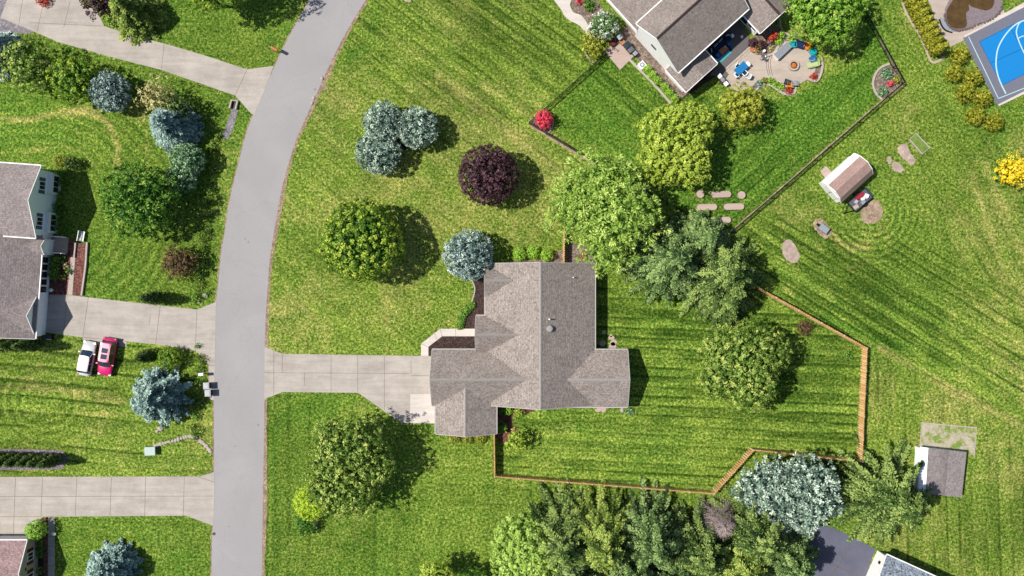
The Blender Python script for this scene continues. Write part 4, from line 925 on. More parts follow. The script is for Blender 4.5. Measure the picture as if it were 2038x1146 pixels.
broad('shade_tree', 1483, 726, 88, 10, M['l_open'], 'wide olive green tree alone in the fenced back yard', lobes=[(1485, 715, 66, 6.3, .75), (1450, 725, 55, 5.6, .7), (1525, 700, 45, 5.8, .75), (1495, 770, 48, 5.8, .75), (1440, 690, 40, 5.4, .7), (1425, 760, 32, 5, .7)], clump=.42, per=30, leaf=.27, rough=.16, cover=.7, tvar=.4)
broad('shade_tree', 690, 919, 85, 10.5, M['l_open'], 'loose open crowned tree below the middle driveway', lobes=[(700, 890, 62, 6.8, .75), (665, 930, 52, 6.0, .7), (735, 925, 48, 6.2, .75), (690, 975, 58, 5.6, .65), (660, 870, 36, 6.2, .75), (645, 975, 35, 5, .6)], clump=.36, per=22, leaf=.27, rough=.22, cover=.58, tvar=.5)
shrub('round_shrub', 620, 1000, 34, 3.2, M['l_brightlime'], 'bright yellow-green round shrub tucked under the loose crowned tree', clump=.25, per=24, leaf=.17, rough=.06)
shrub('round_shrub', 608, 1044, 20, 2.3, M['l_maple2'], 'dark green round shrub just below the yellow-green one by the road', clump=.22, per=20, leaf=.16)
broad('small_tree', 1028, 875, 22, 3.6, M['l_ylw'], 'little lime leaved tree by the red mulch at the bottom of the middle house', clump=.32, per=14, leaf=.26, rough=.3, cover=.5)
broad('tree_top', 868, 1150, 34, 7, M['l_ylw'], 'tree crown just showing at the bottom edge, left of the bright green tree', clump=.42, per=28, leaf=.28)
broad('tree_top', 935, 1185, 48, 8, M['l_maple2'], 'dark crown cut by the bottom edge below the middle house', clump=.42, per=28, leaf=.28)
# bottom row
broad('shade_tree', 1042, 1080, 62, 10, M['l_feather'], 'bright green crown at the left end of the bottom row of trees', lobes=[(1035, 1070, 52, 6, .75), (1030, 1115, 52, 6, .7), (1060, 1100, 50, 6.5, .75), (1055, 1140, 50, 6, .7)], clump=.42, per=30, leaf=.28, rough=.14)
kw = dict(dens=.74, leaf=.36, asp=2.5, droop=.24, power=.72, irregular=.26, nb=10, tvar=.5)
spruce('spruce_tree', 1115, 1066, 84, 14, M['l_spruce'], 'dark spruce next to the bright green crown in the bottom row', **kw)
spruce('spruce_tree', 1193, 1068, 84, 15, M['l_spruce3'], 'yellowish tipped spruce, second spruce of the bottom row', **kw)
spruce('spruce_tree', 1290, 1066, 84, 14.5, M['l_spruce2'], 'tall grey-green spruce, third spruce of the bottom row', **kw)
spruce('spruce_tree', 1250, 1130, 70, 12.5, M['l_spruce2'], 'spruce cut by the bottom edge between the second and third spruces', **kw)
spruce('spruce_tree', 1140, 1140, 70, 12, M['l_spruce2'], 'spruce at the bottom edge just right of the bright green crown', **kw)
spruce('spruce_tree', 1385, 1092, 82, 13, M['l_spruce'], 'darker spruce left of the dead pinkish tree', **kw)
spruce('spruce_tree', 1335, 1140, 60, 12, M['l_spruce2'], 'spruce at the bottom edge below the tall grey-green one', **kw)
spruce('spruce_tree', 1500, 1058, 80, 13.5, M['l_spruce'], 'dark green spruce directly below the big pale blue spruce', **kw)
spruce('spruce_tree', 1560, 1110, 72, 12, M['l_spruce2'], 'spruce beside the dark asphalt drive at the bottom edge', **kw)
spruce('spruce_tree', 1475, 1120, 70, 12, M['l_spruce3'], 'golden green spruce at the bottom edge below the dead tree', **kw)
broad('blue_spruce', 1565, 985, 90, 11.5, M['l_bluesp'], 'very large pale blue spruce below the corner of the wooden fence', 'spruce tree', lobes=[(1535, 960, 48, 5.2, .8), (1600, 958, 50, 6, .8), (1622, 1000, 42, 7, .9), (1505, 978, 38, 4.4, .8), (1570, 1000, 52, 6.2, .9), (1640, 965, 30, 4.6, .9), (1600, 1030, 32, 6, .9)], clump=.40, per=30, leaf=.34, asp=2.4, spray=1, rough=.24, cover=.6, tvar=.5)
spruce('spruce_tree', 1762, 985, 102, 14, M['l_spruce'], 'broad green spruce between the pale blue one and the weathered shed', dens=.7, leaf=.44, asp=2.6, droop=.26, power=.75, irregular=.3, nb=10, tvar=.5)
# dead twiggy tree
x, y = W(1430, 1035, 3.5); t = thing('dead_tree', 'bare pinkish grey dead tree between the dark spruces of the bottom row', 'dead tree', (x, y, 0))
m = MB(); m.tube((0, 0, 0), (0, 0, 7.5), .14, .03, 6); m.build('trunk', M['deadwood'], t)
m = MB(); rr = random.Random(5)
for i in range(190):
    z = 1+6.2*rr.random(); a = rr.random()*6.283; l = (3.4*(1-z/8.5)+.3)*rr.uniform(.6, 1.1); e = (math.cos(a)*l, math.sin(a)*l, z-.1*l+rr.uniform(-.2, .5))
    m.tube((0, 0, z), e, .035, .012, 3)
    for k in range(5):
        f = rr.uniform(.3, 1); p = (e[0]*f, e[1]*f, z+(e[2]-z)*f); b = a+rr.choice((-1, 1))*rr.uniform(.4, 1.1); m.tube(p, (p[0]+math.cos(b)*.7, p[1]+math.sin(b)*.7, p[2]+rr.uniform(-.1, .3)), .02, .008, 3)
m.build('branches', M['deadwood'], t)
# right edge
broad('small_tree', 2016, 340, 30, 4.2, M['l_yellow'], 'bright yellow shrubby tree at the right edge', clump=.42, per=20, leaf=.26, rough=.2)
# top left belt
spruce('blue_spruce', 5, 92, 26, 5, M['l_bluesp2'], 'small blue spruce cut by the left edge, upper of the two', dens=1.1, leaf=.3, asp=1.6, nb=12, power=.6)
spruce('blue_spruce', -4, 128, 22, 4.6, M['l_bluesp2'], 'small blue spruce cut by the left edge, lower of the two', dens=1.1, leaf=.3, asp=1.6, nb=12, power=.6)
broad('shade_tree', 56, 130, 50, 7, M['l_open'], 'brownish yellow-green tree near the top left gravel', clump=.42, per=24, leaf=.28, rough=.2, tvar=.5)
broad('shade_tree', 148, 158, 45, 6.5, M['l_maple'], 'mid green tree left of the striped steel blue spruce in the top left belt', clump=.42, per=28, leaf=.28, rough=.18)
dome(220, 183, 37, 5.5, M['l_bluesp2'], 'steel blue spruce in the top left belt, beside the green tree')
broad('pine_tree', 315, 194, 36, 5.2, M['l_pine'], 'pale tan-green pine in the top left belt', clump=.4, per=20, leaf=.28, asp=2.5, rough=.25, cover=.5)
broad('pine_tree', 352, 212, 26, 5.2, M['l_spruce'], 'dark pine just right of the pale tan one', clump=.4, per=20, leaf=.3, asp=2.5, rough=.28, cover=.5)
spruce('blue_spruce', 342, 250, 46, 8.5, M['l_bluedk'], 'grey-blue drooping spruce nearest the culvert', dens=.8, leaf=.42, asp=2.6, droop=.3, nb=13, power=.75)
dome(373, 318, 31, 4.8, M['l_bluegrn'], 'blue-green spruce near the road, upper of the close pair', 'close pair of blue-green spruces')
dome(362, 354, 28, 4.2, M['l_bluegrn'], 'blue-green spruce near the road, lower of the close pair', 'close pair of blue-green spruces')
broad('shade_tree', 277, 397, 70, 9, M['l_maple2'], 'large deep green spiky crowned tree right of the left house', clump=.5, per=30, leaf=.42, asp=2.6, spray=1, rough=.12)
broad('small_tree', 357, 522, 32, 4.2, M['l_brown'], 'small bronze brown tree near the road below the spiky green tree', clump=.35, per=24, leaf=.22, rough=.16)
spruce('blue_spruce', 314, 790, 50, 8.5, M['l_bluedk'], 'pale blue spruce by the two grey bins at the roadside', dens=.95, leaf=.38, asp=1.6, droop=.14, power=.62, nb=10, irregular=.34, tip=.3)
spruce('blue_spruce', 218, 1133, 43, 7, M['l_bluedk'], 'blue spruce cut by the bottom edge on the lower left lawn', dens=1.2, leaf=.34, asp=1.5, droop=.12, power=.6, nb=13)
broad('purple_tree', 198, 2, 32, 5, M['l_purple'], 'purple leaved tree at the top edge by the upper left driveway', clump=.4, per=26, leaf=.24)
spruce('spruce_tree', 262, 22, 48, 8, M['l_spruce3'], 'yellow-green spruce at the top edge beside the purple tree', dens=.85, leaf=.42, asp=2.4, nb=11)
broad('shade_tree', 405, -22, 36, 9, M['l_maple'], 'green crown just entering at the top edge left of the road', clump=.42, per=26, leaf=.28)
broad('shade_tree', 442, -72, 80, 12, M['l_maple'], 'big crown beyond the top edge that shades the upper left lawn', clump=.5, per=26, leaf=.3)
shrub('low_shrub', 86, -2, 14, 1, M['l_redbr'], 'small dark red shrub at the very top of the upper left drive')
shrub('round_shrub', 121, 322, 13, 2.2, M['l_gold'], 'yellow-green shrub at the upper corner of the left house', clump=.22)
shrub('round_shrub', 144, 326, 14, 2.2, M['l_spruce'], 'dark small shrub right of the yellow-green one by the left house', clump=.22)
shrub('round_shrub', 338, 712, 22, 3, M['l_maple'], 'bright green round bush between the conifer and the drive corner', clump=.26, per=20, leaf=.18)
# columnar arborvitae of the left side (seen from their shaded side)
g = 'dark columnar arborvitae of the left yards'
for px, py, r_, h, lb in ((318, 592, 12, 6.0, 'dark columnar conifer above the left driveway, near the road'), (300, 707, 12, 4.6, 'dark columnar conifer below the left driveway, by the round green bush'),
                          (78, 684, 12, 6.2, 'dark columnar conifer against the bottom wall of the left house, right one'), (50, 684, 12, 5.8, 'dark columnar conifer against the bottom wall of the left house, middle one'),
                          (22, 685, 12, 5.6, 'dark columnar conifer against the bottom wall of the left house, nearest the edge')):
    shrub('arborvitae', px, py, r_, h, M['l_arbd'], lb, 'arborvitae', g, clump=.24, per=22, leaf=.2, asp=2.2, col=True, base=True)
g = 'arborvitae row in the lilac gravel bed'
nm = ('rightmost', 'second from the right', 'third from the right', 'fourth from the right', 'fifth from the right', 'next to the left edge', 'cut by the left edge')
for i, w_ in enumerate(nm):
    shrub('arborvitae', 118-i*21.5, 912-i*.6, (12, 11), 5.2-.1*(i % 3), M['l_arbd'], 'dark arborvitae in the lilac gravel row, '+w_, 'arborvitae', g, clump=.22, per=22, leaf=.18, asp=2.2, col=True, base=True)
g = 'golden arborvitae hedge by the pond'
o_ = ('first at the top edge', 'second from the top edge', 'third from the top edge', 'fourth from the top edge', 'fifth from the top edge', 'sixth from the top edge', 'fourth from the lower end', 'third from the lower end', 'second from the lower end', 'last at the lower end')
for i, w_ in enumerate(o_):
    f = i/9; shrub('arborvitae', 1792+(1853-1792)*f, -17+(121-16+17)*f, (9.5, 9), 4.6-.25*(i % 3), M['l_arb'], 'golden columnar arborvitae in the hedge beside the pond, '+w_, 'arborvitae', g, clump=.2, per=24, leaf=.16, asp=2.2, col=True, base=True)
g = 'round golden arborvitae by the blue court'
for px, py, w_ in ((1909, 110, 'at the top of the staggered line, next to the tan paving'), (1899, 145, 'small one left of the line, second from the top'), (1936, 155, 'third from the top, close to the court kerb'), (1920, 185, 'middle one of the left side of the line'),
                   (1954, 195, 'nearest to the corner of the blue court'), (1941, 230, 'left one of the lowest two'), (1977, 243, 'lowest and rightmost of the line')):
    shrub('round_arborvitae', px, py, (16, 15.5) if px != 1899 else 14, 2.5, M['l_arb'], 'round golden arborvitae, '+w_, 'arborvitae', g, clump=.24, per=26, leaf=.16, asp=2, rough=.14)
# shrubs around the middle house
for px, w_ in ((1034, 'left'), (1061.5, 'middle'), (1088, 'right')):
    shrub('boxwood', px, 506 if px == 1034 else (502 if px < 1070 else 507), 12, 1.8, M['l_box'], 'clipped green ball shrub at the top wall of the middle house, %s of three' % w_, 'shrub', 'three ball shrubs above the middle house', clump=.18, per=20, leaf=.13)
for px, w_ in ((905, 'left'), (930.5, 'middle'), (956, 'right')):
    shrub('golden_shrub', px, 871.5, (12, 9.5), 1.1, M['l_gold'], 'golden mound shrub under the lower eave of the garage, %s of three' % w_, 'shrub', 'three golden mounds below the garage', clump=.16, per=20, leaf=.12)
shrub('small_shrub', 1011, 817, 8, 1.1, M['l_box'], 'small lime shrub in the corner behind the garage bay', clump=.16, leaf=.13)
shrub('small_shrub', 1033, 821, (11, 7), 1.0, M['l_ylw'], 'low oval lime shrub under the south wall of the middle house', clump=.16, leaf=.13)
shrub('dark_shrub', 997, 850, 11, 1.6, M['l_maple2'], 'dark round shrub against the right side of the garage bay', clump=.18, leaf=.13)
shrub('dark_shrub', 1000, 818, 7, 1.0, M['l_maple2'], 'tiny dark shrub deep in the corner by the garage bay', clump=.16, leaf=.13)
# crescent of ground cover by the front bed
L = []
for i in range(9):
    f = i/8; px = 940-24*f+6*math.sin(f*3.1)*-1; py = 607+42*f; x, y = W(px, py, .3); L.append((x, y, .15, .42, .42, .4))
tag(leaf_object('creeping_juniper', *lobed([(l[0]-L[4][0], l[1]-L[4][1], l[2], *l[3:]) for l in L], .14, 26, .13, 1.8, -.2, .15, 0, .8, .3, 5), M['l_maple2'], None, (L[4][0], L[4][1], 0)), 'crescent of green ground cover along the front bed edging', 'ground cover')
shrub('dark_shrub', 1602, 652, 14, 1.5, M['l_brown'], 'small dark brownish bush near the fence right of the olive tree', clump=.2, leaf=.14)
shrub('small_shrub', 1690, 706, 7, .6, M['l_maple2'], 'tiny green plant inside the corner of the wooden fence', clump=.15, leaf=.12)
shrub('small_shrub', 1254, 818, 8, .5, M['l_bluegrn'], 'tiny grey-green plant at the lower corner of the right wing', clump=.14, leaf=.12, rough=.3, cover=.5)
shrub('small_shrub', 1162, 510, 5, .5, M['l_redbr'], 'tiny reddish plant in the tan rock bed', clump=.12, leaf=.1)
# upper right house surroundings
shrub('pink_maple', 1083, 238, (16, 17), 2.4, M['l_red'], 'bright pink-red round shrub in the corner of the black fence', 'shrub', clump=.22, per=26, leaf=.16, rough=.08)
shrub('flowering_shrub', 1201, 52, (29, 27), 3.4, M['l_white'], 'large round shrub dotted with white blossom beside the upper right house', clump=.28, per=26, leaf=.2, tvar=.8)
shrub('yellow_shrub', 1180, 88, (23, 27), 2.6, M['l_ygold'], 'yellow-green shrub between the curved walkway and the small pad', clump=.3, per=20, leaf=.2, rough=.2)
for i, (px, py) in enumerate(((1288, 137.5), (1298, 149), (1309, 160.5), (1323, 173), (1332, 184), (1343, 196))):
    shrub('boxwood', px, py, 7.6, 1.25, M['l_box'], 'clipped ball in the row along the white house wall, %s' % ('nearest the cooling unit', 'second from the cooling unit', 'third from the cooling unit', 'third from the lower end', 'second from the lower end', 'lowest one')[i], 'shrub', 'row of clipped balls along the white wall', clump=.16, per=20, leaf=.12)
shrub('spiky_plant', 1173, 10, (11, 12), .9, M['l_maple2'], 'dark green plant in the grey bed at the top edge', clump=.2, leaf=.2, rough=.3, spray=1, cover=.5)
shrub('pink_plant', 1153, 2, 7, .7, M['l_red'], 'small pink flowering plant at the top edge by the walkway', clump=.16, leaf=.12, rough=.3, cover=.5)

# ------------------------------------------------------------------ cars
def loft(m, secs):
    n = len(secs[0]); vs = [p for s_ in secs for p in s_]
    f = [(j*n+i, j*n+(i+1) % n, (j+1)*n+(i+1) % n, (j+1)*n+i) for j in range(len(secs)-1) for i in range(n)]
    f += [tuple(range(n-1, -1, -1)), tuple((len(secs)-1)*n+i for i in range(n))]; m.add(vs, f)
def car(label, loc, ang, paint, L=4.7, Wd=1.86, H=1.66, hood=1.15, rear=.35, suv=True, group=None, sunroof=True):
    t = thing('parked_car', label, 'car', loc, ang, group); w = Wd/2; zb = .98 if suv else .9
    m = MB(); secs = []
    for x, k, zt in ((-L/2, .80, .80), (-L/2+.12, .93, zb-.06), (-L/2+.6, 1, zb), (-.6, 1, zb), (L/2-hood-.1, 1, zb), (L/2-.75, .98, zb-.06), (L/2-.3, .92, zb-.16), (L/2-.08, .82, zb-.3), (L/2, .70, .55)):
        a = w*k
        secs.append([(x, -a*.93, .26), (x, -a, .5), (x, -a, zt-.22), (x, -a*.95, zt-.07), (x, -a*.74, zt), (x, 0, zt+.045), (x, a*.74, zt), (x, a*.95, zt-.07), (x, a, zt-.22), (x, a, .5), (x, a*.93, .26), (x, 0, .22)])
    loft(m, secs); m.build('body', paint, t, smooth=True)
    xr, xf = -L/2+rear, L/2-hood; xr2, xf2 = xr+(.25 if suv else .35), xf-.72
    m = MB(); g1, g2 = w*.90, w*.74
    bot = [(xr, -g1*.9, zb-.02), (xr+.3, -g1, zb-.02), (xf-.5, -g1, zb-.02), (xf, -g1*.8, zb-.03), (xf+.06, 0, zb-.01), (xf, g1*.8, zb-.03), (xf-.5, g1, zb-.02), (xr+.3, g1, zb-.02), (xr, g1*.9, zb-.02)]
    top = [(xr2, -g2*.9, H-.06), (xr2+.2, -g2, H-.05), (xf2-.3, -g2, H-.05), (xf2, -g2*.86, H-.06), (xf2+.06, 0, H-.04), (xf2, g2*.86, H-.06), (xf2-.3, g2, H-.05), (xr2+.2, g2, H-.05), (xr2, g2*.9, H-.06)]
    loft(m, [bot, top]); m.build('windows', M['carglass'], t)
    m = MB(); loft(m, [[(x*1.0, y*1.03, H-.07) for x, y, z in top], [(x, y, H-.02) for x, y, z in top], [(x*.97, y*.7, H) for x, y, z in top]]); rf = m.build('roof', paint, t, smooth=False)
    m = MB()
    for s_ in (-1, 1):
        for (bx_, tx) in ((xf-.12, xf2-.1), (xr+.25, xr2+.1)):
            m.tube((bx_, s_*g1*.97, zb-.04), (tx, s_*g2*1.01, H-.05), .05, .04, 6)
        m.tube(((xr+xf)/2-.1, s_*g1, zb-.04), ((xr2+xf2)/2, s_*g2*1.01, H-.05), .035, n=6)
    m.build('pillars', paint, t)
    if sunroof:
        for x0 in (xf2-.75, xf2-1.55):
            m = MB(); m.box(x0+.1, 0, H-.01, .62, g2*1.15, .025); m.build('sunroof', M['carglass'], t)
        for s_ in (-1, 1):
            m = MB(); m.tube((xr2+.25, s_*g2*.9, H+.04), (xf2-.35, s_*g2*.9, H+.04), .03, n=6); m.build('roof_rail', M['silver'], t)
    for sx in (-1, 1):
        for s_ in (-1, 1):
            x = -L/2+.85 if sx < 0 else L/2-.9; m = MB(); m.tube((x, s_*(w-.2), .34), (x, s_*(w+.015), .34), .34, n=20); wh = m.build('wheel', M['tyre'], t)
            m = MB(); m.tube((x, s_*(w+.01), .34), (x, s_*(w+.03), .34), .2, n=12); m.build('rim', M['rim'], wh)
    for s_ in (-1, 1):
        m = MB(); m.box(L/2-.2, s_*w*.68, .6, .26, .36, .13, -s_*.45); m.build('headlight', M['silver'], t)
        m = MB(); m.box(-L/2+.08, s_*w*.78, .66, .2, .26, .24, s_*.3); m.build('tail_light', M['redlens'], t)
        m = MB(); m.box(xf-.35, s_*(w+.08), zb, .14, .22, .14); m.build('wing_mirror', paint, t)
    m = MB(); m.box(L/2-.02, 0, .3, .12, Wd*.7, .2); m.build('front_bumper', M['black'], t)
    m = MB(); m.box(-L/2+.02, 0, .3, .14, Wd*.8, .28); m.build('rear_bumper', M['bin_dark'] if suv else M['white_paint'], t); return t
x, y = W(167.5, 714, 1.45); car('white hatchback parked on the grass beside the red car, nose towards the driveway', (x, y, .02), R_(79), M['white_paint'], L=4.5, Wd=1.82, H=1.50, hood=1.15, rear=.30, suv=False, sunroof=False)
x, y = W(206.5, 711, 1.7); car('bright magenta-red car with two sunroof panes parked on the grass beside the white one', (x, y, .02), R_(-99.5), M['red_paint'], L=4.9, Wd=1.9, H=1.74)

# ------------------------------------------------------------------ bins, mailboxes, boxes
def bin_(px, py, ang, label, body, lid, s_=1., group=None, name='wheeled_bin'):
    x, y = W(px, py, 1.05*s_); t = thing(name, label, 'rubbish bin', (x, y, 0), ang, group)
    m = MB(); m.box(0, 0, .08, .52*s_, .6*s_, .9*s_, top=1.16); m.build('bin_body', body, t)
    m = MB(); m.box(0, 0, .985*s_, .68*s_, .76*s_, .05, top=.97); m.box(0.02, 0, 1.03*s_+.005, .5*s_, .55*s_, .04, top=.8); ld = m.build('lid', lid, t, bevel=.015)
    m = MB(); m.tube((-.36*s_, -.25*s_, .95*s_), (-.36*s_, .25*s_, .95*s_), .025, n=8); m.build('handle', M['black'], t)
    for q in (-1, 1):
        m = MB(); m.tube((-.26*s_, q*.24*s_, .12), (-.26*s_, q*.31*s_, .12), .12, n=12); m.build('wheel', M['black'], t)
    return t
bin_(410, 768, R_(3), 'pale lidded grey wheeled bin at the roadside, the upper one of two', M['bin_dark'], M['binlid'], 1.15, 'two bins at the roadside')
bin_(413, 782.5, R_(2), 'pale lidded grey wheeled bin at the roadside, the lower one of two', M['bin_dark'], M['binlid'], 1.15, 'two bins at the roadside')
def mailbox(px, py, ang, label, mat, H=1.35, ln=.75):
    x, y = W(px, py, H); t = thing('mailbox', label, 'mailbox', (x, y, 0), ang)
    m = MB(); m.box(0, 0, -.1, .12, .12, H-.1); m.build('post', M['wood_post'], t)
    m = MB(); n = 10; pr = [(.19, H-.17)]+[(.19*math.cos(math.pi*i/n), H+.02+.17*math.sin(math.pi*i/n)) for i in range(n+1)]+[(-.19, H-.17)]
    vs = [(-ln/2, a, b) for a, b in pr]+[(ln/2, a, b) for a, b in pr]; k = len(pr)
    m.add(vs, [tuple(range(k-1, -1, -1)), tuple(range(k, 2*k))]+[(i, (i+1) % k, k+(i+1) % k, k+i) for i in range(k)]); bx_ = m.build('box', mat, t)
    m = MB(); m.box(ln/2+.012, 0, H-.15, .02, .34, .3); m.build('door', M['trim'], t)
    m = MB(); m.box(.1, .21, H, .04, .02, .22); m.build('flag', M['redlens'], t)
mailbox(546, 97, R_(152), 'terracotta mailbox on a post at the upper left road edge', M['mailbox'], 1.5, .85)
mailbox(400, 745, R_(4), 'white mailbox on a post at the roadside above the two grey bins', M['trim'], 1.3, .6)
# green utility box with rock line
x, y = W(298, 898, .8); t = thing('utility_box', 'pale green utility box on the lower left lawn beside the stone line', 'utility box', (x, y, 0), R_(2))
m = MB(); m.box(0, 0, 0, 1.35, 1.05, .75); m.build('cabinet', plain('pale_green_metal', (178, 200, 190), .5, .05), t, bevel=.03)
m = MB(); m.box(0, 0, .752, 1.42, 1.12, .06, top=.95); m.build('lid', plain('light_green_metal', (196, 216, 208), .45, .05), t)
m = MB(); m.box(.69, .1, .2, .04, .7, .4); m.build('louvre', M['bin_dark'], t)
def rock(px, py, r, label=None, group=None, seed=0, mat='stone', h=.5):
    rr = random.Random(seed); x, y = W(px, py); bmv = MB((x, y, 0)); prof = [(r*.8, -.05), (r, r*.25), (r*.8, r*h), (r*.35, r*h*1.35)]
    bmv.lathe(x, y, prof, 7, 1, rr.uniform(.6, .95), rr.uniform(0, 3)); bmv.v = [(a*rr.uniform(.86, 1.14), b*rr.uniform(.86, 1.14), c) for a, b, c in bmv.v]
    return tag(bmv.build('rock', M[mat]), label, 'rock', group)
path = curve([(308, 889), (320, 883), (350, 876), (376, 868), (392, 873), (408, 884), (420, 899)], 5)
for i, p in enumerate(path): rock(p[0], p[1], .26+.1*((i*7) % 3)/3, 'one of the pale stones in the curved line by the green utility box', 'stones in a curved line by the utility box', i)
for i, (px, py, r_, lb) in enumerate(((319, 853, .4, 'pale rock in the small bed left of the blue spruce shade'), (313, 858, .3, 'smaller pale rock touching the one above the utility box'), (409, 588, .4, 'pale rock at the edge of the upper drive corner near the road'), (396, 600, .3, 'small pale rock by the flared end of the left driveway'),
     (1238, 816, .35, 'flat stone under the lower wall of the right wing'), (641, 156, .3, 'small white rock at the road edge, upper'), (624, 195, .28, 'small white rock at the road edge, lower'), (621, 205, .25, 'smallest white rock beside the road edge'),
     (800, 282, .32, 'rock in the dark mulch between the three blue spruces'), (404, 741, .3, 'pale stone at the foot of the white mailbox'))): rock(px, py, r_, lb, None, 40+i)
for i, (px, py, a_, b_2) in enumerate(((1217, 672, .42, .3), (1221, 682, .5, .42), (1219, 691, .8, .5), (1199, 683, .4, .45), (1202, 661, .28, .28), (1192, 815, .5, .3), (1202, 815, .45, .3), (1216, 668, .2, .2))):
    x, y = W(px, py); m = MB((x, y, 0)); m.lathe(x, y, [(1, -.05), (1, .05), (.9, .07)], 9, a_, b_2, i*.7)
    tag(m.build('stepping_stone', M['stepstone']), 'pale flat stone, one of several laid beside the walls of the right wing', 'stepping stone', 'flat stones by the right wing')
x, y = W(603, 1036); 
for (px, py, s_, lb) in ((626, 1038, .5, 'small pale square box in the shade of the dark green round shrub'),):
    x, y = W(px, py, .5); t = thing('utility_box', lb, 'utility box', (x, y, 0), .1); m = MB(); m.box(0, 0, 0, .55, .6, .5); m.build('cabinet', M['skywhite'], t, bevel=.02); m = MB(); m.box(0, 0, .502, .6, .65, .05, top=.9); m.build('lid', M['trim'], t)
x, y = W(629, 1050, .5); t = thing('garden_lamp', 'small round white marker beside the pale square box', 'marker', (x, y, 0)); m = MB(); m.tube((0, 0, -.05), (0, 0, .5), .05, n=8); m.build('stake', M['trim'], t); m = MB(); m.lathe(0, 0, [(.12, .45), (.17, .55), (.1, .65)], 12); m.build('cap', M['trim'], t)
x, y = W(426, 1062); m = MB((x, y, 0)); m.lathe(x, y, [(.22, 0), (.2, .05), (.08, .06)], 12); tag(m.build('survey_cap', M['bin_dark']), 'small dark round cap on the road edge at the lower left', 'cap')
# grey lidded box on the right field
x, y = W(1640.5, 455, .8); t = thing('lidded_box', 'grey lidded box on black legs on a bare patch of the right field', 'box', (x, y, 0), R_(-36))
m = MB(); m.box(0, 0, .38, 1.2, .82, .34, top=1.04); m.build('tub', M['bin_dark'], t)
m = MB(); m.box(0, 0, .724, 1.3, .9, .08, top=.93); m.build('lid', M['grey_metal'], t)
for a in (-.5, .5):
    for b in (-.34, .34): m = MB(); m.tube((a, b, -.02), (a, b, .4), .04, n=6); m.build('leg', M['black'], t)
m = MB(); m.box(-.85, 0, .55, .5, .3, .04); m.build('side_shelf', M['black'], t)
# trailer with its load
x, y = W(1711, 398, .5); ta = math.atan2(52, 61)
t = thing('utility_trailer', 'small flat trailer parked along the gambrel shed', 'trailer', (x, y, 0), ta)
m = MB(); m.box(0, 0, .42, 2.9, 1.55, .08); m.build('bed', M['rim'], t)
m = MB(); [m.box(0, s_*.8, .42, 2.95, .06, .34) for s_ in (-1, 1)]; m.box(-1.46, 0, .42, .05, 1.6, .3); m.build('side_rails', M['black'], t)
m = MB(); m.tube((-1.4, -.6, .42), (-2.5, 0, .42), .05, n=6); m.tube((-1.4, .6, .42), (-2.5, 0, .42), .05, n=6); m.box(-2.55, 0, .36, .3, .16, .14); m.build('drawbar', M['black'], t)
for s_ in (-1, 1):
    m = MB(); m.tube((.2, s_*.88, .3), (.2, s_*1.06, .3), .3, n=16); wh = m.build('wheel', M['tyre'], t); m = MB(); m.tube((.2, s_*1.06, .3), (.2, s_*1.08, .3), .16, n=10); m.build('rim', M['rim'], wh)
m = MB(); m.box(1.55, 0, .3, .5, 1.5, .05); m.build('ramp', M['bin_dark'], t)
ct, st_ = math.cos(ta), math.sin(ta)
def tl(a, b): return (x+a*ct-b*st_, y+a*st_+b*ct)
def tag_box(name, a, b, z, lx, ly, lz, mat, label, cat, ang=0, top=.94):
    X, Y = tl(a, b); m = MB((X, Y, z)); m.box(X, Y, z, lx, ly, lz, ta+ang, top); tag(m.build(name, mat, bevel=.03), label, cat)
tag_box('storage_tub', .25, .42, .505, 1.3, .4, .38, M['red'], 'long red tub on the trailer, on the side against the shed', 'tub')
tag_box('white_sack', .95, -.15, .505, .6, .55, .5, M['white'], 'bulging white sack at the upper right end of the trailer', 'sack', .4, .7)
tag_box('white_sack', .4, -.12, .505, .5, .4, .36, M['white'], 'smaller white sack in the middle of the trailer', 'sack', -.3, .75)
tag_box('grey_crate', .1, -.48, .505, .62, .42, .32, M['grey_metal'], 'grey crate on the outer side of the trailer', 'crate', .1)
tag_box('bluish_crate', -.55, .15, .505, .5, .42, .3, M['pillow'], 'pale crate near the drawbar end of the trailer', 'crate', .3)
tag_box('brown_board', -.95, -.35, .505, .7, .5, .08, M['stepstone'], 'tan board lying at the drawbar end of the trailer', 'board', -.2, 1)

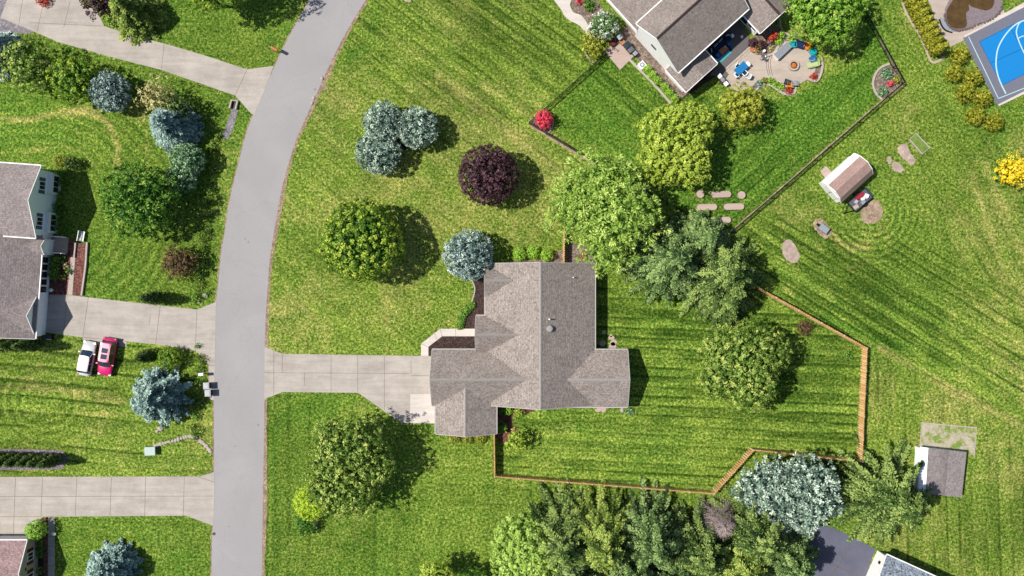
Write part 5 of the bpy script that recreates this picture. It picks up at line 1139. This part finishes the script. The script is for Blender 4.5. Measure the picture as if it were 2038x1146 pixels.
# ------------------------------------------------------------------ patio and deck of the upper right house
c3 = lambda x, y: (1400+x/8.152, 60+y/8.152)
pat = [c3(*p) for p in [(740, 262), (790, 330), (850, 385), (940, 410), (1030, 412), (1110, 390), (1160, 340), (1200, 275), (1260, 235), (1330, 210), (1410, 190), (1500, 190), (1620, 240), (1750, 320), (1800, 430), (1830, 560), (1810, 660), (1760, 740), (1690, 795), (1600, 850), (1500, 900), (1490, 920), (1340, 910), (1230, 840), (1120, 780), (1000, 775), (900, 820), (780, 900), (700, 960), (560, 990), (400, 940), (360, 860), (360, 800), (405, 720), (330, 640)]]
m = MB(); m.prism(P2(pat), -.05, .04); tag(m.build('patio', M['paver']), kind='structure')
for bed, mt in (([(760, 230), (740, 262), (790, 330), (850, 385), (940, 410), (1030, 412), (1110, 390), (1160, 340), (1200, 275), (1260, 235), (1330, 210), (1410, 190), (1500, 180), (1540, 80), (1500, 60), (1420, 70), (1340, 55), (1240, -60), (1120, -80), (900, 40), (720, 190)], 'mulch_tan'),
                ([(780, 900), (900, 820), (1000, 775), (1120, 780), (1230, 840), (1340, 910), (1490, 920), (1490, 990), (1420, 1045), (1300, 1030), (1200, 970), (1100, 900), (1010, 880), (930, 900), (830, 990)], 'mulch_tan'),
                ([(1800, 430), (1860, 420), (1910, 560), (1890, 700), (1830, 820), (1770, 820), (1690, 795), (1760, 740), (1810, 660), (1830, 560)], 'mulch_tan')):
    ground_sheet('mulch_bed', [c3(*p) for p in bed], .022, M[mt])
for i, (pl, w_, lb) in enumerate((([(1030, 412), (1110, 390), (1160, 340), (1200, 275), (1260, 235), (1330, 210), (1410, 190), (1500, 186), (1620, 240)], .3, 'curved pale stone seat wall on the upper side of the round patio'),
                   ([(780, 900), (900, 820), (1000, 775), (1120, 780), (1230, 840), (1340, 910), (1480, 920)], .22, 'stone edging between the patio and its lower planting bed'),
                   ([(830, 990), (930, 900), (1010, 880), (1100, 900), (1200, 970), (1300, 1030), (1420, 1045), (1480, 1000), (1492, 920)], .28, 'outer stone edging of the lower planting bed of the patio'),
                   ([(1890, 430), (1920, 560), (1900, 700), (1840, 820), (1770, 825), (1690, 795)], .3, 'curved stone edging on the right side of the round patio'),
                   ([(1240, -200), (1250, -60), (1300, 30), (1360, 65), (1430, 80), (1530, 55)], .2, 'thin curved pale edging below the bright tree crown beside the patio bed'))):
    m = MB(); m.strip(P2(curve([c3(*p) for p in pl], 4)), w_, -.02, .32 if i in (0, 3) else .14); tag(m.build('stone_edging', M['stone']), lb, 'edging')
for k, xo in enumerate((0, 32, 66)):
    m = MB(); m.strip(P2(curve([c3(*p) for p in [(1040+xo*1.1, 425), (1022+xo, 490), (1018+xo, 560), (1030+xo, 640), (1055+xo, 740)]], 4)), .06, .045); tag(m.build('patio_step_edge', M['joint']), kind='structure')
dk = [c3(*p) for p in [(330, -110), (473, -140), (560, -170), (760, 150), (775, 215), (735, 255), (330, 635), (405, 715), (350, 780), (240, 740), (90, 740), (120, 700), (240, 570), (0, 320)]]
m = MB(); m.prism(P2(dk), 0, .12); tag(m.build('deck', M['deck']), 'dark grey stone deck between the two wings of the upper right house', 'deck')
m = MB(); m.prism(P2([c3(740, 262), c3(790, 320), c3(380, 690), c3(328, 638)]), 0, .09); m.cm = 1; m.strip(P2([c3(763, 290), c3(352, 662)]), .05, .094); tag(m.build('deck_step', [M['stone'], M['joint']]), 'pale tan step along the lower right side of the grey deck', 'step')
ground_sheet('mulch_bed', [off((1331, 167), -2, 2), off((1331, 167), -2, 40), off((1331, 167), 88, 52), off((1331, 167), 88, 38)], .012, M['mulch'])
def at3(cx, cy): return W(*c3(cx, cy))
da = math.atan2(.672, .742)
def seat(name, cx, cy, ang, lx, ly, label, frame, cushion, pillow=None, back=True, h=.42, base=.12, cat='chair', arms=True, group=None):
    X, Y = at3(cx, cy); t = thing(name, label, cat, (X, Y, base), ang, group)
    m = MB(); m.box(0, 0, h-.1, lx, ly, .08); m.build('seat_frame', frame, t)
    for a in (-1, 1):
        for b in (-1, 1): m = MB(); m.box(a*(lx/2-.05), b*(ly/2-.05), 0, .06, .06, h-.1); m.build('leg', frame, t)
    m = MB(); m.box(0.02, 0, h-.02, lx*.9, ly*.9, .12, top=.94); m.build('cushion', cushion, t)
    if back: m = MB(); m.box(-lx/2+.04, 0, h, .1, ly, .45, top=.96); m.build('backrest', frame, t)
    if arms:
        for b in (-1, 1): m = MB(); m.box(0, b*(ly/2+.02), h+.14, lx*.9, .07, .06); m.build('armrest', frame, t)
    if pillow:
        k = 2 if ly > 1.2 else 1
        for q in range(k):
            m = MB(); m.box(-lx/2+.2, (q-.5*(k-1))*ly*.45, h+.11, .16, ly*.36 if k > 1 else ly*.7, .34, top=.85); m.build('pillow', pillow, t)
    return t
X, Y = at3(320, 430); rug = MB((X, Y, .125))
rp = [at3(*p) for p in ((150, 440), (250, 530), (470, 330), (420, 250), (300, 180), (140, 330))]
rug.sheet(rp, .126); rug.cm = 1; rug.strip([at3(*p) for p in ((190, 490), (270, 480), (430, 350))], .5, .130); rug.cm = 2; rug.strip([at3(*p) for p in ((215, 520), (300, 505), (455, 355))], .16, .133)
tag(rug.build('striped_rug', [M['navy'], M['paleblue'], M['turq']]), 'blue striped outdoor rug on the grey deck', 'rug')
seat('sofa', 235, 250, -da-.05+math.pi*0-.0, .85, 1.9, 'navy sofa with two pale pillows against the house wall', M['black'], M['navy'], M['pillow'], cat='sofa', base=.14)
seat('armchair', 125, 350, -da+.9, .75, .75, 'navy armchair with a pale pillow at the left end of the rug', M['black'], M['navy'], M['pillow'], base=.14)
seat('armchair', 375, 130, -da-.7, .8, .8, 'navy armchair with a pale pillow at the upper end of the deck', M['black'], M['navy'], M['pillow'], base=.12)
seat('ottoman', 408, 240, -da, .55, .55, 'bright blue ottoman to the right of the wooden coffee table', M['black'], M['blue'], None, False, .36, .14, 'ottoman', False)
seat('ottoman', 225, 415, -da, .65, .65, 'bright blue ottoman to the left of the wooden coffee table', M['black'], M['blue'], None, False, .36, .14, 'ottoman', False)
X, Y = at3(312, 335); t = thing('coffee_table', 'orange-brown wooden coffee table on the blue rug', 'table', (X, Y, .14), da)
m = MB(); m.box(0, 0, .36, 1.15, .72, .07); m.build('table_top', M['orange_wood'], t)
for a in (-.48, .48):
    for b in (-.28, .28): m = MB(); m.box(a, b, 0, .07, .07, .36); m.build('leg', M['orange_wood'], t)
X, Y = at3(330, 290); m = MB((X, Y, .57)); m.lathe(X, Y, [(.13, .57), (.16, .7), (.09, .8)], 12); tag(m.build('white_bowl', M['pillow']), 'small pale bowl on the wooden coffee table', 'bowl')
X, Y = at3(448, 112); t = thing('side_table', 'small round white table on the deck beside the upper navy armchair', 'table', (X, Y, .12)); m = MB(); m.tube((0, 0, 0), (0, 0, .5), .05, n=8); m.build('leg', M['trim'], t); m = MB(); m.lathe(0, 0, [(.26, .5), (.26, .54)], 16); m.build('table_top', M['trim'], t)
X, Y = at3(612, 118); m = MB((X, Y, 0)); m.lathe(X, Y, [(.14, .12), (.2, .35), (.16, .5)], 12); tag(m.build('flower_pot', M['white']), 'white pot at the foot of the window wing on the deck', 'pot')
# dining set
X, Y = at3(590, 640); t = thing('patio_table', 'rectangular bright blue dining table on the tan patio', 'table', (X, Y, .045), da)
m = MB(); m.box(0, 0, .68, 1.75, 1.0, .05); m.build('table_top', M['bluetop'], t, bevel=.02)
for a in (-.75, .75):
    for b in (-.4, .4): m = MB(); m.tube((a, b, 0), (a, b, .68), .035, n=6); m.build('leg', M['trim'], t)
for cx, cy, an, mt, lb in ((535, 598, -da+.1, 'navy', 'navy dining chair at the upper left corner of the blue table'), (655, 715, -da+math.pi, 'navy', 'navy and white dining chair on the lower right side of the blue table'),
                       (520, 745, da+.0, 'navy', 'navy dining chair at the lower left end of the blue table'), (690, 580, da+math.pi, 'white', 'white dining chair at the upper right end of the blue table'), (715, 765, -da+math.pi+.3, 'pillow', 'empty pale framed chair pushed away below the blue table')):
    seat('dining_chair', cx, cy, an, .58, .55, lb, M['trim'], M[mt], None, True, .42, .045, 'chair', True, 'chairs round the blue table')
# grill
X, Y = W(*c3(290, 830)); t = thing('barbecue', 'silver barbecue grill at the lower corner of the grey deck', 'grill', (X, Y, .045), -math.atan2(1.1, .9))
m = MB(); m.box(0, 0, .1, .75, .55, .72); m.build('cabinet', M['bin_dark'], t)
m = MB(); m.lathe(0, 0, [(.32, .8), (.30, .98), (.16, 1.1)], 12, 1.2, .9); m.build('hood', M['silver'], t)
for q in (-1, 1): m = MB(); m.box(q*.64, 0, .8, .5, .52, .05); m.build('side_shelf', M['white'], t)
m = MB(); m.tube((-.3, -.34, .9), (.3, -.34, .9), .025, n=6); m.build('handle', M['redlens'], t)
# slatted bench / storage box
X, Y = at3(1262, 352); t = thing('storage_bench', 'long pale grey slatted box bench on the round patio', 'bench', (X, Y, .045), da+.02)
m = MB(); m.box(0, 0, 0, 2.35, .98, .62); m.build('box_body', M['white'], t)
m = MB(); [m.box(0, (k-3)*.14, .63, 2.4, .12, .04) for k in range(7)]; m.build('slatted_lid', M['grey_metal'], t)
# fire pit
X, Y = at3(1455, 578); t = thing('fire_pit', 'round stone fire pit in the middle of the round patio', 'fire pit', (X, Y, .045))
m = MB(); m.lathe(0, 0, [(.70, 0), (.71, .3), (.69, .36), (.46, .36), (.44, .1)], 28); m.build('stone_ring', M['stone'], t)
m = MB(); m.lathe(0, 0, [(.42, .1), (.43, .34), (.39, .36), (.37, .2)], 24); m.build('steel_bowl', M['black'], t)
m = MB(); rr = random.Random(2)
for k in range(9): a = rr.random()*6.28; r_ = rr.random()*.2; m.tube((math.cos(a)*r_-.13, math.sin(a)*r_, .26), (math.cos(a)*r_+.13, math.sin(a)*r_+rr.uniform(-.2, .2), .32), .06, n=6)
m.lathe(0, 0, [(.36, .14), (.33, .24)], 16); m.build('embers', M['flame'], t)
def toF(cx, cy): return math.atan2(-(570-cy), 1445-cx)
for cx, cy, mt, lb in ((1442, 250, 'turq', 'turquoise garden chair at the upper left of the fire pit arc'), (1662, 278, 'orange', 'orange garden chair in the fire pit arc'), (1752, 372, 'turq', 'turquoise garden chair between the orange and the blue seats'),
                       (1752, 487, 'blue', 'blue garden chair above the pale lime lounger'), (1390, 900, 'orange', 'orange-red garden chair at the bottom edge of the round patio'), (1462, 872, 'grey_metal', 'grey garden chair beside the orange-red one'), (1345, 850, 'bin_dark', 'dark garden chair left of the orange-red one')):
    an = toF(cx, cy); t = seat('garden_chair', cx, cy, an, .72, .7, lb, M[mt], M[mt], None, True, .34, .045, 'chair', True, 'garden chairs round the fire pit')
seat('garden_sofa', 1545, 250, toF(1545, 250), .8, 1.25, 'navy two seat sofa between turquoise and orange chairs', M['navy'], M['navy'], None, True, .38, .045, 'sofa')
seat('lounger', 1762, 558, toF(1762, 500), 1.5, .8, 'pale lime lounger on the right side of the fire pit', M['lime'], M['lime'], None, True, .34, .045, 'lounger')
for i, (cx, cy, r_) in enumerate(((962, 445, .32), (996, 480, .26), (925, 468, .2))):
    X, Y = at3(cx, cy); m = MB((X, Y, .04)); m.lathe(X, Y, [(r_*.7, .04), (r_, .4), (r_*.9, .45), (r_*.7, .42)], 14); tag(m.build('grey_planter', M['rim' if i != 2 else 'stone']), ('largest', 'darker middle', 'smallest')[i]+' round grey planter by the curved patio steps', 'planter')
X, Y = at3(788, 320); m = MB((X, Y, .04)); m.lathe(X, Y, [(.3, .04), (.42, .5), (.36, .52), (.3, .45)], 16); tag(m.build('clay_pot', M['mailbox']), 'big terracotta pot at the upper end of the tan step', 'pot')
X, Y = at3(972, 350); m = MB((X, Y, 0)); m.lathe(X, Y, [(.14, .02), (.2, .5), (.12, .7)], 10); tag(m.build('garden_ornament', M['white']), 'white ornament standing in the planting bed by the patio', 'ornament')
# bed plants
def pl3(name, cx, cy, r_, h, mat, lb, rr_=.2, spr=0):
    px, py = c3(cx, cy); return shrub(name, px, py, r_, h, M[mat], lb, 'shrub', clump=.18, leaf=.14, rough=rr_, spray=spr, per=18)
pl3('rust_shrub', 1080, 145, 6, 1.3, 'l_redbr', 'lower part of the rust red shrub in the shade of the window wing'); pl3('rust_shrub', 1140, 95, 7, 1.4, 'l_redbr', 'upper part of the rust red shrub between the house and the patio')
pl3('purple_shrub', 800, 205, 8, 1.2, 'l_purple', 'dark purple shrub at the corner of the window wing'); pl3('purple_shrub', 965, 235, 8, 1.0, 'l_purple', 'dark purple shrub in the middle of the planting bed'); pl3('bronze_plant', 880, 265, 8, .8, 'l_brown', 'bronze plant between the two purple shrubs')
pl3('green_plant', 1263, 75, 6.5, .9, 'l_box', 'round green plant nearest the thin curved edging'); pl3('green_plant', 1220, 180, 7, .9, 'l_box', 'round lime plant above the slatted bench'); pl3('green_plant', 1440, 130, 8, .8, 'l_box', 'fresh green plant above the turquoise chair')
pl3('grey_plant', 1070, 205, 5, .7, 'l_bluesp2', 'grey-blue plant beside the rust red shrub'); pl3('low_plant', 1100, 290, 6, .5, 'l_pine', 'low tan-green plant in the planting bed'); pl3('low_plant', 860, 330, 6, .5, 'l_pine', 'low pale plant beside the terracotta pot')
for cx, cy, mt, lb in ((985, 820, 'l_gold', 'golden plant in the lower patio bed'), (1090, 820, 'l_box', 'green plant right of the golden one in the lower patio bed'), (1170, 870, 'l_box', 'green plant in the middle of the lower patio bed'), (1260, 925, 'l_box', 'green plant near the right end of the lower patio bed'), (1390, 985, 'l_redbr', 'reddish plant at the right end of the lower patio bed'), (1785, 760, 'l_redbr', 'reddish plant at the lower end of the right patio bed'),
                       (1860, 480, 'l_box', 'green plant at the top of the right patio bed'), (900, 870, 'l_bluesp2', 'greyish plant at the left end of the lower patio bed')): pl3('bed_plant', cx, cy, 6.5, .6, mt, lb)
# corner bed of the fenced lawn
ground_sheet('mulch_bed', [(1770, 128), (1753, 135), (1741, 150), (1738, 168), (1744, 186), (1756, 196), (1799, 166), (1786, 140)], .013, M['mulch_tan'])
m = MB(); m.strip(P2(curve([(1770, 127), (1753, 134), (1741, 149), (1737, 168), (1743, 186), (1755, 198)], 5)), .26, -.02, .14); tag(m.build('stone_edging', M['stone']), 'curved pale edging of the corner bed inside the black fence', 'edging')
for px, py, r_, mt, lb in ((1765, 147, 11, 'l_bluegrn', 'larger grey-green plant in the corner bed of the black fence'), (1757, 182, 9, 'l_bluegrn', 'lower grey-green plant in the corner bed of the black fence'), (1785, 158, 8, 'l_gold', 'yellowish plant right of the larger grey-green one'), (1773, 166, 5, 'l_red', 'small red plant in the corner bed')):
    shrub('bed_plant', px, py, r_, .8, M[mt], lb, 'plant', clump=.16, leaf=.13, rough=.22)
ground_sheet('mulch_bed', [(1052, 243), (1077, 221), (1094, 228), (1101, 243), (1096, 257), (1089, 264)], .013, M['mulch_tan'])
m = MB(); m.strip(P2(curve([(1080, 218), (1094, 227), (1101, 240), (1099, 254), (1091, 265)], 4)), .2, -.02, .14); tag(m.build('stone_edging', M['stone']), 'curved pale edging of the bed holding the pink-red shrub', 'edging')
# west side of the upper right house: walk, pad, bins
ground_sheet('walkway', curve([(1095, -20), (1103, 0), (1116, 18), (1124, 32), (1136, 42), (1152, 50), (1166, 66), (1176, 78)], 3)+curve([(1190, 74), (1176, 62), (1168, 45), (1156, 30), (1142, 25), (1136, 15), (1135, 6), (1145, -20)], 3), .035, M['concrete_new'])
ground_sheet('mulch_bed', [(1135, 4), (1145, -20), (1180, -20), (1200, 20), (1222, 48), (1200, 70), (1178, 62), (1168, 44), (1156, 29), (1142, 24)], .014, M['mulch_tan'])
ground_sheet('concrete_pad', [(1201, 100), (1232, 82), (1262, 111), (1234, 139)], .045, M['stepstone'])
ground_sheet('mulch_bed', [(1215, 85), (1255, 40), (1330, 128), (1375, 180), (1344, 206), (1262, 111), (1232, 82)], .013, M['mulch_tan'])
m = MB(); m.strip(P2([(1252, 118), (1300, 166), (1335, 206)]), .3, -.02, .1); tag(m.build('stone_edging', M['stone']), 'straight pale edging below the row of clipped balls', 'edging')
m = MB(); m.strip(P2(curve([(1163, 96), (1166, 108), (1174, 120), (1183, 124)], 4)), .22, -.02, .12); tag(m.build('stone_edging', M['stone']), 'short curved edging under the yellow-green shrub', 'edging')
def at1(cx, cy): return (1150+cx/8.152, cy/8.152)
wa = math.atan2(-.742, .672)
for cx, cy, mt, ld, s_, lb in ((683, 595, 'bin_dark', 'pillow', .95, 'pale lidded bin under the white wall nearest the blossom shrub'), (808, 720, 'bin_teal', 'bin_teal', 1.1, 'dark teal lidded bin in the middle of the row by the white wall'),
                              (862, 800, 'bin_dark', 'rim', .95, 'grey bin right of the dark teal one'), (932, 862, 'bin_dark', 'grey_metal', .75, 'small grey bin at the lower end of the bin row')):
    bin_(*at1(cx, cy), wa+math.pi, lb, M[mt], M[ld], s_, None)
X, Y = W(*at1(720, 672), .4); m = MB((X, Y, 0)); m.box(X, Y, 0.01, .75, .6, .45, wa); tag(m.build('wooden_box', M['orange_wood'], bevel=.02), 'orange-brown wooden box between the pale and the teal bins', 'box')
X, Y = W(*at1(570, 690), .5); m = MB((X, Y, 0)); m.box(X, Y, 0.01, .8, .7, .55, wa, .9); tag(m.build('planter_box', M['brickred'], bevel=.02), 'dark red-brown box at the upper end of the small pad', 'box')
X, Y = W(*at1(1045, 1050), .7); t = thing('cooling_unit', 'white square air conditioning unit at the top of the clipped ball row', 'air conditioner', (X, Y, 0), wa)
m = MB(); m.box(0, 0, 0.02, .85, .85, .72); m.build('casing', M['white'], t, bevel=.03); m = MB(); m.lathe(0, 0, [(.34, .75), (.34, .765), (.3, .775)], 20); g_ = m.build('fan_grille', M['grey_metal'], t); m = MB(); m.lathe(0, 0, [(.12, .78), (.1, .8)], 12); m.build('hub', M['white'], g_)
# things in front of the left house
for i, (px, py) in enumerate(((109, 517), (108.5, 532), (107.5, 547))):
    shrub('yew_shrub', px, py, 9.5, 1.3, M['l_maple2'], 'dark clipped shrub under the window strip of the left house, %s of three' % ('top', 'middle', 'lowest')[i], 'shrub', 'three dark clipped shrubs by the left house', clump=.18, leaf=.13)
for i, (px, py, mt) in enumerate(((126, 512, 'l_maple2'), (131, 528, 'l_pine'), (137, 540, 'l_maple2'), (125, 552, 'l_gold'), (120, 520, 'l_maple2'))):
    shrub('bed_plant', px, py, 6, .6, M[mt], ('green leafy plant at the top of the red bed by the left house', 'tan plant in the middle of the red bed by the left house', 'dark plant beside the narrow path of the left house', 'yellowish plant at the lower end of the red bed', 'small dark plant next to the clipped shrubs of the left house')[i], 'plant', clump=.16, leaf=.13, rough=.3, cover=.5)
for i, (px, py, r_) in enumerate(((118, 345, 8), (120, 362, 8), (113, 410, 8), (112, 425, 7), (110, 440, 8), (108, 455, 8), (116, 385, 6))):
    shrub('foundation_shrub', px+2, py, r_, 1.1, M['l_maple2'],'low green shrub in the shade along the white gable wall', 'shrub', 'shaded shrubs along the blue gable', clump=.18, leaf=.13)
X, Y = W(163, 470, .5); t = thing('garden_bench', 'white slatted garden bench at the top of the mulch strip by the left house', 'bench', (X, Y, 0), R_(80))
m = MB(); [m.box(0, (k-1.5)*.14, .42, 1.3, .1, .04) for k in range(4)]; m.build('seat', M['trim'], t); m = MB(); [m.box((k-3)*.2, .32, .45, .08, .05, .5) for k in range(7)]; m.box(0, .32, .95, 1.35, .07, .07); m.build('backrest', M['trim'], t)
for a in (-.58, .58):
    for b in (-.2, .3): m = MB(); m.box(a, b, 0, .07, .07, .42); m.build('leg', M['trim'], t)
X, Y = W(101, 577, .4); m = MB((X, Y, 0)); m.lathe(X, Y, [(.16, .02), (.26, .4), (.2, .6), (.05, .66)], 14); tag(m.build('white_urn', M['trim']), 'round white urn at the upper corner of the dark red garage door', 'urn')
bin_(88, 672, R_(-90), 'dark wheeled bin below the white corner of the left house, left one', M['black'], M['bin_dark'], .95, 'dark bins by the left garage')
bin_(96, 672, R_(-85), 'dark wheeled bin below the white corner of the left house, right one', M['black'], M['bin_dark'], .95, 'dark bins by the left garage')
# bottom left: topiary by the brick edging, small shrubs in shade
shrub('topiary', 72, 1054, 18, 3.0, M['l_box'], 'round green topiary ball at the corner of the bottom left house', 'shrub', clump=.25, per=26, leaf=.16, rough=.05)
for i, y_ in enumerate((1080, 1092, 1104, 1136)): shrub('foundation_shrub', 80, y_, 6, .9, M['l_maple2'], 'small dark shrub in the shaded bed along the beige wall', 'shrub', 'dark shrubs along the beige wall', clump=.16, leaf=.12)
X, Y = W(107, 1063, .3); m = MB((X, Y, 0)); m.lathe(X, Y, [(.2, .03), (.26, .3), (.1, .4)], 10); tag(m.build('white_pot', M['trim']), 'small white pot on the walkway beside the bottom left lawn', 'pot')
x, y = W(1110, 524, .6); 

# ------------------------------------------------------------------ court and pond
cu = (.891, -.454); cv = (.454, .891); cb = (1949, 83)
def CT(a, b): return W(cb[0]+cu[0]*a+cv[0]*b, cb[1]+cu[1]*a+cv[1]*b)
drive('concrete_surround', [(1918, 71), (1988, 211), (2140, 138), (2140, -52)], z=.03, mat='concrete_new')
m = MB(); m.sheet([CT(-26, -21), CT(200, -21), CT(200, 128), CT(-26, 128)], .040); tag(m.build('court_apron', M['court_grey']), kind='structure')
m = MB(); m.sheet([CT(0, 0), CT(200, 0), CT(200, 98), CT(0, 98)], .045); tag(m.build('court_surface', M['court_blue']), kind='structure')
z4 = lambda x, y: (1500+x/3.788, y/3.788); z5 = lambda x, y: (1800+x/8.563, y/8.563)
m = MB(); lw = .16
m.strip(P2(curve([z5(2100, 320), z5(2038, 345), z5(1900, 410), z5(1770, 530), z5(1660, 680), z5(1590, 830), z5(1565, 960), z5(1558, 1113), z4(1840, 570), z4(1867, 640), z4(1900, 706)], 5)), lw*1.1, .049)
m.strip(P2(curve([z5(2080, 330), z5(1980, 370), z5(1930, 440), z5(1905, 540), z5(1925, 640), z5(1970, 760), z5(2038, 900), z5(2100, 1000)], 5)), lw, .050)
m.strip(P2(curve([z5(1930, 665), z5(1985, 625), z5(2060, 610), z5(2120, 620)], 4)), .12, .051); m.strip(P2([z4(1845, 742), z4(2100, 640)]), .1, .049); m.strip(P2([z5(1090, 625), z4(1845, 745)]), .1, .049)
m.build('court_markings', M['court_line'])['kind'] = 'structure'
m = MB(); m.strip(P2([z4(1785, 475), z4(2060, 352)]), .07, .0475); m.strip(P2([z4(1935, 205), z4(2040, 410), z4(2100, 520)]), .07, .0478); m.strip([CT(0, 0), CT(200, 0)], .07, .0472); m.strip([CT(0, 0), CT(0, 98), CT(200, 98)], .07, .0474)
m.build('court_seams', M['court_dark'])['kind'] = 'structure'
ground_sheet('pond_paving', [(1846, -30), (1846, 0), (1853, 12), (1858, 30), (1860, 48), (1868, 58), (1874, 70), (1884, 82), (1891, 93), (1918, 80), (1918, 71), (2001, 30), (1995, 12), (1990, -30)], .020, M['paver'])
m = MB(); m.strip(P2(curve([(1790, -20), (1800, 17), (1812, 42), (1827, 64), (1842, 95), (1853, 122), (1868, 121), (1880, 112)], 4)), .28, .018); tag(m.build('trimmed_strip', M['stepstone']), kind='structure')
x, y = W(1937, 20); O = (x, y, 0); t = thing('pond', 'kidney shaped garden pond with wrinkled liner beside the blue court', 'pond', O)
oc = curve([z5(*p) for p in ((800, -60), (740, 40), (690, 150), (685, 260), (700, 360), (750, 450), (830, 505), (950, 520), (1100, 480), (1300, 400), (1500, 310), (1620, 210), (1665, 90), (1640, -60))], 4)
m = MB(O); m.prism(P2(wob(oc, .4, 3, 3)), .0, .07); m.build('liner', M['liner'], t)
m = MB(O); m.prism(P2(curve([z5(*p) for p in ((870, -60), (790, 50), (720, 170), (712, 280), (740, 390), (820, 470), (950, 490), (1040, 460), (1060, 380), (1045, 230), (1100, 170), (1090, 80), (1150, 120), (1300, 160), (1400, 180), (1500, 120), (1530, 0), (1500, -60))], 3)), .05, .078); m.build('water', M['pondwater'], t)
rr = random.Random(4)
for i, p in enumerate(oc[12:48]):
    m = MB(O); X, Y = W(p[0]+rr.uniform(-1, 1), p[1]+rr.uniform(-1, 1)); m.lathe(X, Y, [(.16, .0), (.2, .13), (.1, .2)], 7, 1, .75, rr.random()*3); m.build('border_rock', M['rock'], t)
m = MB(); m.strip(P2(curve([z5(585, 330), z5(620, 430), z5(690, 520), z5(800, 560)], 4)), .09, -.02, .3); tag(m.build('stone_edging', M['black']), 'thin dark curved rim left of the pond', 'edging')
m = MB(O); m.prism(P2([z5(*p) for p in ((600, 300), (680, 310), (740, 450), (860, 520), (800, 550), (690, 500), (620, 410))]), 0, .11); tag(m.build('pond_ledge', M['grey_metal']), 'pale curved stone ledge on the left side of the pond', 'ledge')

# rank weeds along the ditch between the left yards and the road
def weeds(name, spots, mat, label, seed):
    x0, y0 = W(*spots[0][:2]); L = []
    for (px, py, r_, h) in spots:
        x, y = W(px, py, h/2); L.append((x-x0, y-y0, h*.35, r_/S, r_/S, h*.6))
    tag(leaf_object(name, *lobed(L, .3, 9, .24, 3.2, -.1, .35, 1, .5, .4, seed, .1), mat, None, (x0, y0, 0)), label, 'weeds', None, 'stuff')
rr = random.Random(12); sp = []
for a, b, n in (((438, 262), (415, 330), 16), ((418, 330), (408, 430), 14), ((412, 440), (398, 560), 26), ((400, 560), (396, 600), 10), ((392, 690), (400, 735), 10), ((392, 750), (388, 868), 24)):
    for i in range(n):
        f = rr.random(); sp.append((a[0]+(b[0]-a[0])*f+rr.gauss(0, 5), a[1]+(b[1]-a[1])*f+rr.gauss(0, 4), rr.uniform(2.5, 6.5), rr.uniform(.4, 1.0)))
weeds('ditch_weeds', sp[::2], M['l_maple2'], 'dark rank weeds scattered along the ditch left of the road', 71)
weeds('ditch_weeds', sp[1::2], M['l_spruce3'], 'yellowish rank weeds scattered along the ditch left of the road', 72)
